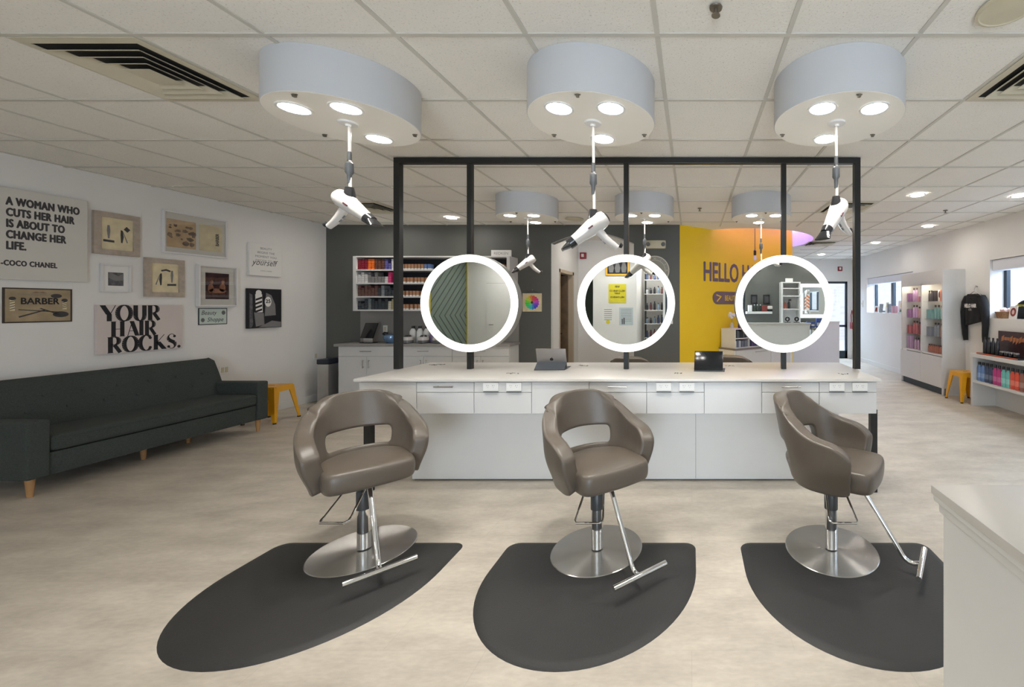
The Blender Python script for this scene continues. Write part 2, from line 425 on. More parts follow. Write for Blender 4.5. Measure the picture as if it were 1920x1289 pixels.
# grey far wall with an arched opening
ax0, ax1, azs, aza = -2.34, -0.97, 2.58, 2.76
arch = [(ax0, 0), (ax0, azs)] + [(ax0 + (ax1 - ax0) * k / 16, azs + (aza - azs) * math.sin(PI * k / 16)) for k in range(1, 16)] + [(ax1, azs), (ax1, 0)]
b = MB()
b.box(XL - .12, ax0, YG, YG + .14, 0, ZC + .05)
b.box(ax1, -0.2, YG, YG + .14, 0, ZC + .05)
b.prism([(ax0, ZC + .05), (ax0, azs)] + arch[2:-2] + [(ax1, azs), (ax1, ZC + .05)], YG, YG + .14)
struct(b, 'wall_grey', M['wall_grey'])
b = MB(); pa = arch[1:-1]
for p, q in zip(arch, arch[1:]):
    d = Vector((q[0] - p[0], q[1] - p[1])); n = Vector((-d.y, d.x)).normalized() * 0.004
    b.prism([(p[0], p[1]), (q[0], q[1]), (q[0] - n.x * -1, q[1] - n.y * -1), (p[0] + n.x, p[1] + n.y)], YG - .003, YG + .143)
struct(b, 'trim_4', M['trim_white'])
# corridor behind the arch
b = MB(); b.box(ax0 - .10, ax0, YG + .14, 7.30, 0, ZC); b.box(ax0 - .10, ax0, 8.12, 8.5, 0, ZC); b.box(ax0 - .10, ax0, 7.30, 8.12, 2.17, ZC)
struct(b, 'wall_corridor_left', M['wall_white'])
b = MB(); b.box(ax0 - 1.6, ax1 + .1, 8.5, 8.6, 0, ZC); struct(b, 'wall_corridor_back', M['wall_white'])
b = MB(); b.box(ax1, ax1 + .10, YG + .14, 8.5, 0, ZC); struct(b, 'wall_corridor_right', M['wall_white'])
b = MB(); b.box(ax0 - 1.6, ax0 - 1.5, YG + .14, 8.5, 0, ZC); struct(b, 'wall_store_room', M['tan'])
b = MB(); b.box(ax0 - .12, ax0 + .006, 7.27, 7.32, 0, 2.20); b.box(ax0 - .12, ax0 + .006, 8.08, 8.16, 0, 2.20); b.box(ax0 - .12, ax0 + .006, 7.27, 8.16, 2.14, 2.20)
d1 = struct(b, 'door_1', M['tan'])
b = MB(); b.box(ax0 - .80, ax0 - .08, 8.04, 8.075, 0.01, 2.13, .004); struct(b, 'door_panel', M['wood_door'], d1)
b = MB(); b.tube([(ax0 - .2, 8.03, 1.0), (ax0 - .2, 7.99, 1.0), (ax0 - .31, 7.99, 1.0)], .011); struct(b, 'door_handle', M['gloss_black'], d1)

# angled yellow wall, return wall, far wall
ya, yb_ = Vector((-0.2, 6.87)), Vector((2.12, 8.67))
yd = (yb_ - ya).normalized(); yn = Vector((yd.y, -yd.x)); yang = math.atan2(yd.y, yd.x)
b = MB(); b.slab([ya, yb_, yb_ - yn * .12, ya - yn * .12], 0, ZC + .5); struct(b, 'wall_yellow', M['wall_yellow'])
b = MB(); b.box(2.0, 2.12, 8.67, YB, 0, ZC + .02); struct(b, 'wall_hall', M['wall_white'])
dx0, dx1, dzt = 3.60, 4.58, 2.26
b = MB(); b.box(2.0, dx0, YB, YB + .15, 0, ZC + .02); b.box(dx1, XR, YB, YB + .15, 0, ZC + .02); b.box(dx0, dx1, YB, YB + .15, dzt, ZC + .02)
struct(b, 'wall_far', M['wall_white'])
b = MB()
b.box(dx0, dx0 + .06, YB + .02, YB + .08, 0, dzt); b.box(dx1 - .06, dx1, YB + .02, YB + .08, 0, dzt); b.box(dx0, dx1, YB + .02, YB + .08, dzt - .06, dzt)
b.box(dx0, dx1, YB + .02, YB + .08, .0, .22); b.box(dx0, dx1, YB + .02, YB + .08, .92, .98)
d2 = struct(b, 'door_2', M['pole_grey'])
b = MB(); b.box(dx0 + .06, dx1 - .06, YB + .045, YB + .055, .22, dzt - .06); struct(b, 'pane', M['glass'], d2)
b = MB(); b.tube([(dx0 + .10, YB + .02, 1.25), (dx0 + .10, YB - .04, 1.25), (dx0 + .10, YB - .04, 0.95), (dx0 + .10, YB + .02, .95)], .012); struct(b, 'door_handle', M['steel_handle'], d2)

# right wall with window openings
wins = [(8.75, 11.05, 1.37, 2.275), (4.30, 6.49, 1.347, 2.263), (0.2, 3.0, 1.347, 2.263)]
b = MB(); TH = .32
ys = sorted([YN] + [v for w in wins for v in w[:2]] + [YB])
prev = YN
for (y0, y1, z0, z1) in sorted(wins):
    b.box(XR, XR + TH, prev, y0, 0, ZC + .02); b.box(XR, XR + TH, y0, y1, 0, z0); b.box(XR, XR + TH, y0, y1, z1, ZC + .02); prev = y1
b.box(XR, XR + TH, prev, YB, 0, ZC + .02)
struct(b, 'wall_right', M['wall_white'])
for i, (y0, y1, z0, z1) in enumerate(wins):
    b = MB(); x0, x1 = XR + .22, XR + .28
    b.box(x0, x1, y0, y0 + .06, z0, z1); b.box(x0, x1, y1 - .06, y1, z0, z1); b.box(x0, x1, y0, y1, z0, z0 + .05); b.box(x0, x1, y0, y1, z1 - .05, z1)
    m = y1 - .95
    while m > y0 + .4:
        b.box(x0, x1, m - .06, m + .06, z0, z1); m -= .95
    w = struct(b, 'window_%d' % (i + 1), M['pole_grey'])
    b = MB(); b.box(XR + .245, XR + .255, y0 + .05, y1 - .05, z0 + .04, z1 - .04); struct(b, 'pane', M['glass'], w)
    b = MB(); b.box(XR + .03, XR + .20, y0 + .01, y1 - .01, z1 - .17, z1 - .005, .01); struct(b, 'blind_box', M['blind'], w)
b = MB(); b.box(XR - .015, XR, YN, YB, 0, .11, .004); struct(b, 'baseboard_right', M['trim_white'])
b = MB(); b.box(2.12, dx0, YB - .015, YB, 0, .11, .004); b.box(dx1, XR, YB - .015, YB, 0, .11); struct(b, 'baseboard_far', M['trim_white'])

# ceiling with a round cove; metal grid below the tiles
cvx, cvy, cvr = 1.0, 8.68, 1.5
b = MB(); o4 = [b.bm.verts.new(p + (ZC,)) for p in ((XL - .12, YN), (XR + .3, YN), (XR + .3, YB + .12), (XL - .12, YB + .12))]
ci = [b.bm.verts.new((cvx + cvr * math.cos(2 * PI * k / 64), cvy + cvr * math.sin(2 * PI * k / 64), ZC)) for k in range(64)]
es = [b.bm.edges.new((o4[i], o4[(i + 1) % 4])) for i in range(4)] + [b.bm.edges.new((ci[i], ci[(i + 1) % 64])) for i in range(64)]
bmesh.ops.triangle_fill(b.bm, use_beauty=True, edges=es)
ceil = struct(b, 'ceiling', M['ceiling'])
b = MB(); b.lathe([(cvr, ZC), (cvr, ZC + .42), (0, ZC + .42)], 64, Matrix.Translation((cvx, cvy, 0))); cove = struct(b, 'ceiling_cove', M['trim_white'])
b = MB(); b.lathe([(cvr - .05, ZC + .37), (cvr - .005, ZC + .37), (cvr - .005, ZC + .40), (cvr - .05, ZC + .40), (cvr - .05, ZC + .37)], 64, Matrix.Translation((cvx, cvy, 0)))
struct(b, 'led_strip', M['led_purple'], cove)
b = MB(); T = .652; gx, gy = -.172, 2.05; gw = .012; gz = ZC - .006
k = math.ceil((XL - gx) / T)
while gx + k * T < XR:
    x = gx + k * T; k += 1
    if -0.9 < x < 2.6: b.box(x - gw, x + gw, YN, 7.0, gz, ZC)
    else: b.box(x - gw, x + gw, YN, YB if x > 2 else YG, gz, ZC)
k = math.ceil((YN - gy) / T)
while gy + k * T < YB:
    y = gy + k * T; k += 1
    x0 = XL if y < YG else 2.6
    b.box(x0, XR, y - gw, y + gw, gz - .0005, ZC)
struct(b, 'ceiling_grid', M['tbar'], ceil)

# the wall behind the camera: white, a dark doorway, a glass front, a charcoal barber corner
b = MB()
b.box(XL, -3.2, YN - .12, YN, 0, ZC); b.box(-2.68, -1.50, YN - .12, YN, 0, ZC); b.box(-3.2, -2.68, YN - .12, YN, 2.36, ZC)
b.box(-1.56, -1.50, -5.6, YN - .12, 0, ZC)
struct(b, 'wall_back', M['wall_white'])
b = MB(); b.box(-3.3, -2.5, YN - 1.2, YN - 1.1, 0, 2.4); struct(b, 'wall_doorway_back', M['green'])
b = MB(); b.box(-3.3, -3.2, YN - 1.1, YN - .12, 0, 2.4); struct(b, 'wall_doorway_left', M['green'])
b = MB(); b.box(-2.68, -2.53, YN - 1.1, YN - .12, 0, 2.4); struct(b, 'wall_doorway_right', M['green'])
b = MB(); b.box(-3.3, -2.5, YN - 1.2, YN - .12, 2.4, 2.44); struct(b, 'ceiling_doorway', M['green'])
b = MB(); b.box(-1.56, -0.72, -5.72, -5.6, 0, ZC); b.box(-0.78, -.72, -5.6, YN, 0, ZC); struct(b, 'wall_alcove', M['wall_white'])
b = MB(); b.box(-1.56, -.72, -5.72, YN - .0, ZC, ZC + .05); struct(b, 'ceiling_alcove', M['ceiling'])
b = MB(); b.box(1.45, XR + .3, YN - .12, YN, 0, ZC); struct(b, 'wall_barber', M['wall_grey'])
b = MB(); b.box(-.72, 1.45, YN - .12, YN, 2.5, ZC); struct(b, 'wall_front_header', M['wall_white'])
b = MB()
for x in (-.72, .34, 1.39): b.box(x, x + .06, YN - .09, YN - .03, 0, 2.5)
b.box(-.72, 1.45, YN - .09, YN - .03, 2.44, 2.5); b.box(-.72, 1.45, YN - .09, YN - .03, 0, .12)
w4 = struct(b, 'window_4', M['pole_grey'])
b = MB(); b.box(-.66, 1.39, YN - .065, YN - .055, .12, 2.44); struct(b, 'pane', M['glass'], w4)

# outdoors, seen through the glass
b = MB(); b.slab([(-12, YN - 12), (14, YN - 12), (14, 24), (-12, 24)], -.3, -.12); struct(b, 'ground_outside', M['snow'])
b = MB(); b.box(2, 14, 20, 20.3, -.12, 4.5); struct(b, 'wall_outside_far', M['brick'])
b = MB(); b.box(10.5, 10.8, -4, 19, -.12, 2.9); struct(b, 'wall_outside_right', M['brick'])

# ------------------------------------------------------------------ island of styling stations
YM, YF, YK, ZW = 3.76, 3.24, 4.19, 0.965          # frame, front edge, back edge, worktop height
IX0, IX1 = -2.665, 1.495
def build_island():
    b = MB(); b.box(IX0, IX1, YF, YK, ZW - .024, ZW, .006); w = b.build('worktop', M['worktop'])
    tag(w, 'long white worktop of the island, carrying the black mirror frame and two tablets', 'worktop')
    rs = random.Random(3)
    for (px, py, wd) in ((818, 684.5, 30), (962, 700.5, 26), (1093, 686, 20), (1271, 700.5, 16), (1366, 686.5, 16), (1583, 701.5, 22)):
        Y = FPX * (HE - ZW) / (py - CY); X = (px - CX) * Y / FPX; W = wd * Y / FPX
        m = MB()
        for q in range(7):
            x_ = X + W * (q / 7 - .46) + rs.uniform(-.01, .01); y_ = Y + rs.uniform(-.022, .022)
            pts = [(x_ + W * .05 * i, y_ + rs.uniform(-.022, .022), ZW + .0012) for i in range(rs.randint(3, 5))]
            m.tube(pts, .0015, 5)
        m.build('script_decal', M['ink'], w)
    # three drawer cabinets side by side
    x0, x1 = IX0 + .03, IX1 - .03; bw = (x1 - x0) / 9
    names = ['left-hand', 'middle', 'right-hand']
    for s in range(3):
        a = x0 + 3 * s * bw
        t = thing('drawer_cabinet', ['white drawer cabinet under the worktop at the sofa end of the island', 'white drawer cabinet under the worktop behind the middle salon chair',
                  'white drawer cabinet under the worktop at the retail end of the island'][s], 'cabinet', (a, YF + .02, 0), 0, 'drawer cabinets under the island worktop')
        g = .002; z0, z1, zm = .685, ZW - .026, .855
        m = MB(); m.box(0, 3 * bw, .02, YK - YF - .04, z0, z1 - .002); m.build('carcass', M['laminate'], t, smooth=False)
        m = MB(); m.box(g, bw - g, 0, .019, z0 + g, z1 - .004, .0015); m.build('front_panel', M['laminate'], t, smooth=False)
        m = MB(); m.box(bw + g, 2 * bw - g, 0, .019, zm + g, z1 - .008, .0015); d = m.build('drawer', M['laminate'], t, smooth=False)
        hx = bw * 1.5; m = MB(); hz = .903
        m.tube([(hx - .075, -.03, hz), (hx + .075, -.03, hz)], .005)
        for q in (-.055, .055): m.tube([(hx + q, -.03, hz), (hx + q, .0, hz)], .004)
        m.build('handle', M['steel_handle'], d)
        m = MB(); m.box(bw + g, 2 * bw - g, 0, .019, z0 + g, zm - g, .0015); m.build('drawer', M['laminate'], t, smooth=False)
        m = MB(); m.box(2 * bw + g, 3 * bw - g, 0, .019, z0 + g, zm - g, .0015); m.build('front_panel', M['laminate'], t, smooth=False)
        m = MB(); m.box(2 * bw + g, 3 * bw - g, .001, .019, zm + g, z1 - .004, .0015); m.build('front_panel', M['laminate'], t, smooth=False)
        for q in (.30, .70):
            cx = 2 * bw + bw * q
            m = MB(); m.box(cx - .06, cx + .06, -.012, .002, .866, z1 - .004, .003); ol = m.build('outlet', M['trim_white'], t, smooth=False)
            m = MB()
            for e in (-.022, .022):
                for (ux, uz, uw, uh) in ((-.007, .006, .0022, .008), (.007, .006, .0022, .006), (0, -.008, .003, .003)):
                    m.box(cx + e + ux - uw / 2, cx + e + ux + uw / 2, -.0128, -.0118, .905 + uz - uh / 2, .905 + uz + uh / 2)
            m.build('socket_slots', M['ink'], ol, smooth=False)
            m = MB(); m.box(cx - .058, cx + .058, -.013, -.001, .858, .864); m.build('outlet_lip', M['grey_plastic'], ol, smooth=False)
    # recessed base and the front legs of the frame
    t = thing('island_base', 'white recessed base panel box under the island, standing on the floor behind the chairs', 'base', ((IX0 + IX1) / 2, 3.8, 0))
    hw = 2.06 - .02 - .16
    m = MB(); m.box(-hw, hw, -.17, .16, .012, .683, .002); m.build('body', M['trim_white'], t, smooth=False)  # shade under the worktop offset in the colour: paler than the drawer laminate
    m = MB(); m.box(-hw + .01, hw - .01, -.15, .14, 0, .014); m.build('kick', M['gap'], t, smooth=False)
    m = MB()
    for sx in (-.6, .62): m.box(sx - .0015, sx + .0015, -.1715, -.169, .02, .68)
    m.build('panel_seam', M['ink_light'], t, smooth=False)
    t = thing('mirror_frame', 'black steel frame of posts and top rail standing on the white island', 'frame', ((IX0 + IX1) / 2, YM, 0))
    xs = (-2.682 + .03, -2.022, -.596, .838, 1.482)
    xs = [(743 + 4 - CX) * YM / FPX + .00, (882 - CX) * YM / FPX, (1174.5 - CX) * YM / FPX, (1469 - CX) * YM / FPX, (1606 - CX) * YM / FPX]
    c0 = (IX0 + IX1) / 2; p = .027; zt = ZC - .008
    for i, x in enumerate(xs):
        m = MB(); q = p if i in (0, 4) else p * .82
        m.box(x - c0 - q, x - c0 + q, -q, q, ZW + .0005, zt - .05, .003); m.build('post', M['black_steel'], t, smooth=False)
    m = MB(); m.box(xs[0] - c0 - p, xs[4] - c0 + p, -p, p, zt - .05, zt, .003); m.build('top_rail', M['black_steel'], t, smooth=False)
    for x in (xs[0], xs[4]):
        m = MB(); m.box(x - c0 - p, x - c0 + p, 3.42 - YM - p, 3.42 - YM + p, 0, .684, .003); m.build('leg', M['black_steel'], t, smooth=False)
    return xs
XS = build_island()

def ring_mirror():
    t = thing('ring_mirror', 'round mirror with a glowing ring, nearest the sofa', 'mirror', (0, 0, 0), 0, 'round lit mirrors on the black frame')
    Ro, Ri = .431, .365
    m = MB(); m.lathe([(0, .10), (Ro - .02, .10), (Ro, .09), (Ro, .012), (Ro - .004, .004), (Ri, .004), (Ri, .008), (0, .008)], 96, Matrix.Rotation(-PI / 2, 4, 'X') @ Matrix.Translation((0, 0, 0)))
    m.build('housing', M['housing'], t)
    m = MB(); m.ring2d(0, 0, Ro - .002, Ri, -.003, .0045, 96); m.build('light_ring', M['ring'], t)
    m = MB(); m.lathe([(0, 0), (Ri + .001, 0), (Ri + .001, .003), (0, .003)], 96, Matrix.Translation((0, .0042, 0)) @ Matrix.Rotation(-PI / 2, 4, 'X')); m.build('mirror_glass', M['mirror'], t, smooth=20)
    return t
rm = ring_mirror()
YMIR = 3.625
RML = ['round glowing mirror on the second post, nearest the sofa, reflecting dark green boards', 'round glowing mirror in the middle, reflecting a yellow notice on a white wall', 'round glowing mirror nearest the retail shelves, reflecting a charcoal wall and white shelves']
for i, (px, py) in enumerate(((880, 569), (1174, 569), (1470, 570))):
    X = (px - CX) * YMIR / FPX; Z = HE - (py - CY) * YMIR / FPX
    if i == 0: rm.location = (X, YMIR, Z); rm['label'] = RML[0]
    else: dup(rm, (X, YMIR, Z), None, RML[i])

# ------------------------------------------------------------------ salon chairs
ORD = ['first', 'second', 'third', 'fourth', 'fifth', 'sixth', 'seventh', 'eighth', 'ninth', 'tenth', 'eleventh', 'twelfth', 'thirteenth', 'fourteenth', 'fifteenth', 'sixteenth', 'seventeenth', 'eighteenth', 'nineteenth', 'twentieth'] + ['%dth' % k for k in range(21, 60)]
def sstep(a, b, x):
    t = min(1, max(0, (x - a) / (b - a))); return t * t * (3 - 2 * t)

def chair_shell_mesh():
    A, B, La = .300, .275, .188
    ell = []
    for k in range(41):
        a = PI * k / 40; ell.append((-A * math.cos(a), B * math.sin(a)))
    path = [(-A, -La + La * k / 8) for k in range(8)] + ell + [(A, -La * k / 8) for k in range(1, 9)]
    acc = [0]
    for p, q in zip(path, path[1:]): acc.append(acc[-1] + math.dist(p, q))
    tot = acc[-1]; N = 27; cols = []
    for i in range(N):
        d = tot * i / (N - 1); j = 0
        while j < len(acc) - 2 and acc[j + 1] < d: j += 1
        f = (d - acc[j]) / (acc[j + 1] - acc[j])
        x = path[j][0] + (path[j + 1][0] - path[j][0]) * f; y = path[j][1] + (path[j + 1][1] - path[j][1]) * f
        cols.append((x, y, abs(2 * i / (N - 1) - 1)))
    bm = bmesh.new(); G = []; NR = 8
    for (x, y, s) in cols:
        top = .955 - .185 * sstep(.18, .74, s) - .02 * sstep(.66, .92, s) - .06 * sstep(.88, 1.0, s)
        bot = .462 + .02 * sstep(.5, 0, s) + .018 * sstep(.88, 1.0, s)
        fixed = [bot, .53, .595, .715, .775, .84, .905, top]
        even = [bot + (top - bot) * k / (NR - 1) for k in range(NR)]
        w = sstep(.38, .58, s); ring = []
        for k in range(NR):
            z = fixed[k] * (1 - w) + even[k] * w
            kk = .80 + .20 * sstep(.44, .66, z)
            fx = x * kk * (1 + .10 * (z - .6) * (1 if z > .6 else 0))
            fy = (y * kk if y > 0 else y * (1 - .10 * (1 - sstep(.46, .68, z)))) + (.24 * max(0, z - .62)) * (1 - s) ** .8
            if s > .90: fx *= 1 - .05 * sstep(.90, 1, s)
            ring.append(bm.verts.new((fx, fy, z)))
        G.append(ring)
    for i in range(N - 1):
        for k in range(NR - 1):
            s = (cols[i][2] + cols[i + 1][2]) / 2
            if k == 2 and s < .42: continue
            bm.faces.new((G[i][k], G[i + 1][k], G[i + 1][k + 1], G[i][k + 1]))
    bmesh.ops.recalc_face_normals(bm, faces=bm.faces)
    c = [f for f in bm.faces if f.calc_center_median().x > .25]
    if c and c[0].normal.x < 0: bmesh.ops.reverse_faces(bm, faces=bm.faces)
    me = bpy.data.meshes.new('shell'); bm.to_mesh(me); bm.free(); me.materials.append(M['leather'])
    for p in me.polygons: p.use_smooth = True
    return me

def seat_mesh():
    out = []; W = .222
    for k in range(7): out.append((-W + 2 * W * k / 6, -.275 - .022 * math.sin(PI * k / 6)))
    for k in range(1, 12):
        a = PI * k / 12; out.append((W * 1.06 * math.cos(a) if 0 else W * (1.04) * math.cos(a), -.05 + .225 * math.sin(a)))
    # sides
    out = out[:7] + [(W + .006, -.16)] + out[7:] + [(-W - .006, -.16)]
    bm = bmesh.new(); rings = []
    for (sc_, z, dz) in ((.55, .474, 0), (.90, .475, 0), (.985, .490, 0), (1.0, .53, 0), (1.0, .572, 0), (.965, .598, 0), (.86, .606, 0), (.45, .610, 0)):
        rings.append([bm.verts.new((x * sc_, -.05 + (y + .05) * sc_, z + (.012 if y < -.2 and z > .56 else 0) * 0)) for x, y in out])
    n = len(out)
    for a, b in zip(rings, rings[1:]):
        for i in range(n):
            j = (i + 1) % n; bm.faces.new((a[i], a[j], b[j], b[i]))
    bm.faces.new(rings[0][::-1]); bm.faces.new(rings[-1])
    bmesh.ops.recalc_face_normals(bm, faces=bm.faces)
    me = bpy.data.meshes.new('seat'); bm.to_mesh(me); bm.free(); me.materials.append(M['leather'])
    for p in me.polygons: p.use_smooth = True
    return me
SHELL, SEAT = chair_shell_mesh(), seat_mesh()
BASE_R = .28
def salon_chair(label, loc, yaw, front=True, base=True):
    t = thing('salon_chair', label, 'chair', loc, yaw, 'taupe salon chairs round the island')
    o = bpy.data.objects.new('backrest', SHELL); COL.objects.link(o); o.parent = t
    md = o.modifiers.new('solid', 'SOLIDIFY'); md.thickness = .088; md.offset = -0.6; md.use_even_offset = True; md.edge_crease_outer = .5; md.edge_crease_inner = .5
    md = o.modifiers.new('sub', 'SUBSURF'); md.levels = 2; md.render_levels = 2
    o['label'] = 'moulded back and arms with an open slot above the seat'
    o = bpy.data.objects.new('seat', SEAT); COL.objects.link(o); o.parent = t
    md = o.modifiers.new('sub', 'SUBSURF'); md.levels = 2; md.render_levels = 2
    m = MB(); m.lathe([(0, 0), (BASE_R - .006, 0), (BASE_R, .004), (BASE_R, .013), (BASE_R - .004, .016), (0, .016)], 96); m.build('base_plate', M['brushed'], t, smooth=25)
    m = MB(); m.cyl(0, 0, .022, .27, .037, 32); m.build('lower_column', M['chrome'], t)
    m = MB(); m.lathe([(0, .268), (.041, .268), (.041, .375), (.034, .385), (0, .385)], 32); m.lathe([(0, .38), (.018, .38), (.026, .44), (0, .44)], 24); m.build('column_sleeve', M['sleeve'], t)
    m = MB()
    m.box(-.045, .045, -.012, .012, .36, .462, .006); m.lathe([(0, .425), (.05, .425), (.055, .462), (0, .462)], 24)
    cp = m.build('pump_head', M['chrome'], t)
    cp.rotation_euler = (0, 0, -yaw)
    m = MB(); m.tube([(-.045, -.01, .452), (-.05, -.03, .448), (-.078, -.19, .315), (-.080, -.215, .300), (-.068, -.235, .297), (.068, -.235, .297), (.080, -.215, .300), (.078, -.19, .315), (.05, -.03, .448), (.045, -.01, .452)], .0065, 10)
    lv = m.build('pump_lever', M['chrome'], t); lv.rotation_euler = (0, 0, -yaw)
    pts = [(0.0, -.10, .458), (0.0, -.16, .452), (0.0, -.19, .43)]
    n = 8
    pts += [(0, -.19 - .20 * k / n, .43 - .30 * k / n) for k in range(1, n + 1)]
    pts += [(0, -.40, .112), (0, -.415, .094), (0, -.435, .082), (0, -.46, .080), (0, -.49, .090)]
    m = MB(); m.tube(pts, .0135, 12); m.build('footrest_tube', M['chrome'], t)
    m = MB(); m.tube([(-.165, -.50, .095), (.165, -.50, .095)], .0155, 14)
    m.build('footrest_bar', M['chrome'], t)
    m = MB(); m.box(-.296, -.292, .10, .116, .70, .735); m.build('care_tag', M['paper'], t, smooth=False)
    return t
salon_chair('taupe leather salon chair facing the camera on the mat nearest the sofa', (-2.06, 2.59, 0), R(47))
salon_chair('middle taupe leather salon chair, on the mat in front of the middle mirror', (-.594, 2.59, 0), R(40))
salon_chair('taupe leather salon chair turned side-on beside the white half wall', (.876, 2.59, 0), R(56))
salon_chair('taupe salon chair behind the island, its back showing above the worktop beside the dark tablet', (.60, 5.05, 0), R(150))
salon_chair('taupe salon chair behind the island, mostly hidden behind the middle mirror', (-.66, 4.95, 0), R(170))

def salon_mat(label, x, dx=0.0):
    W, yb, yf, rr = .60, .085, -.86, .07
    # outline: straight back edge with a round cut-out for the chair base, straight sides, half-round front
    def outline(ins):
        w = W - ins; p = []
        c = BASE_R + .001
        xa = math.sqrt(max(0, c * c - yb * yb))
        bk = yb - ins
        xa = math.sqrt(max(0.0001, c * c - bk * bk))
        a0 = math.atan2(bk, -xa); a1 = math.atan2(bk, xa) + 2 * PI
        p.append((dx - xa, bk))
        for k in range(1, 40):
            a = a0 + (a1 - a0) * k / 40; p.append((dx + c * math.cos(a), c * math.sin(a)))
        p.append((dx + xa, bk))
        r = rr
        for k in range(7):
            a = PI / 2 - PI / 2 * k / 6; p.append((w - r + r * math.cos(a), bk - r + r * math.sin(a)))
        ysd = -.20
        for k in range(41):
            a = -PI * k / 40; p.append((w * math.cos(a), ysd + (abs(yf - ysd) - ins) * math.sin(a)))
        for k in range(7):
            a = PI - PI / 2 * k / 6; p.append((-w + r + r * math.cos(a), bk - r + r * math.sin(a)))
        return p
    b = MB(); L = [(0.0, 0.0), (.012, .007), (.045, .0135)]
    rings = [[b.bm.verts.new((q[0], q[1], z)) for q in outline(i)] for i, z in L]
    n = len(rings[0])
    for a, c in zip(rings, rings[1:]):
        for i in range(n):
            j = (i + 1) % n; b.bm.faces.new((a[i], a[j], c[j], c[i]))
    b.bm.faces.new(rings[0][::-1]); b.bm.faces.new(rings[-1])
    o = b.build('floor_mat', M['rubber'], smooth=60); o.location = (x, 2.59, 0)
    tag(o, label, 'mat', 'half-round mats under the front salon chairs')
salon_mat('black half-round rubber mat under the chair nearest the sofa', -2.06)
salon_mat('black half-round rubber mat under the middle chair', -.575, -.019)
salon_mat('black half-round rubber mat beside the white half wall, with a small scuff', .91, -.034)

# ------------------------------------------------------------------ drum lights and hanging hair dryers
DRUM_H = .25
SPOT_W = 16.5
def drum_light():
    t = thing('drum_light', '', 'light', (0, 0, 0), 0, 'white drum lights on the ceiling')
    r = .37
    m = MB(); m.lathe([(r - .002, .0015), (r, .004), (r, DRUM_H), (0, DRUM_H), (0, .0015), (r - .002, .0015)], 96); m.build('drum', M['drum'], t)
    m = MB(); m.lathe([(0, 0), (r - .004, 0), (r - .003, .0014), (0, .0014)], 96); m.build('bounce_lit_underside', M['drum_bounce'], t)  # thin disc added to carry the painted bounce light on the underside
    for a in (R(232), R(308), R(88)):
        x, y = .235 * math.cos(a), .235 * math.sin(a)
        m = MB(); m.lathe([(.066, -.001), (.082, -.001), (.080, -.007), (.068, -.006), (.066, -.001)], 40, Matrix.Translation((x, y, 0))); s = m.build('spotlight', M['trim_white'], t)
        m = MB(); m.lathe([(0, -.004), (.067, -.003), (.067, -.001), (0, -.001)], 32, Matrix.Translation((x, y, 0))); m.build('lens', M['lamp'], s)
        l = bpy.data.lights.new('spot_bulb', 'SPOT'); l.energy = SPOT_W; l.spot_size = R(104); l.spot_blend = .9; l.shadow_soft_size = .06; l.color = (1.0, .962, .90)
        lo = bpy.data.objects.new('spot_bulb', l); COL.objects.link(lo); lo.parent = t; lo.location = (x, y, -.012)
    m = MB(); m.lathe([(0, -.022), (.012, -.022), (.016, -.012), (.048, -.010), (.052, 0), (0, 0)], 32); m.build('canopy', M['trim_white'], t)
    for a in (R(270), R(30), R(150)):
        x, y = .335 * math.cos(a), .335 * math.sin(a)
        m = MB(); m.box(x - .008, x + .008, y - .008, y + .008, -.016, 0, .003); m.box(x - .015, x + .015, y - .003, y + .003, -.005, 0); m.build('clip', M['bracket'], t)
    return t
dl = drum_light(); ZD = ZC - DRUM_H - .001
spots = [(-2.07, 2.48, 'white drum light above the chair nearest the sofa'), (-.595, 2.48, 'white drum light above the middle chair'), (.873, 2.48, 'white drum light above the chair by the white half wall'),
         (-2.07, 5.2, 'white drum light behind the frame, farthest from the yellow wall'), (-.595, 5.2, 'white drum light behind the frame, above the arched opening'), (.875, 5.2, 'white drum light behind the frame, in front of the yellow wall')]
for i, (x, y, l) in enumerate(spots):
    if i == 0: dl.location = (x, y, ZD); dl['label'] = l
    else: dup(dl, (x, y, ZD), None, l)

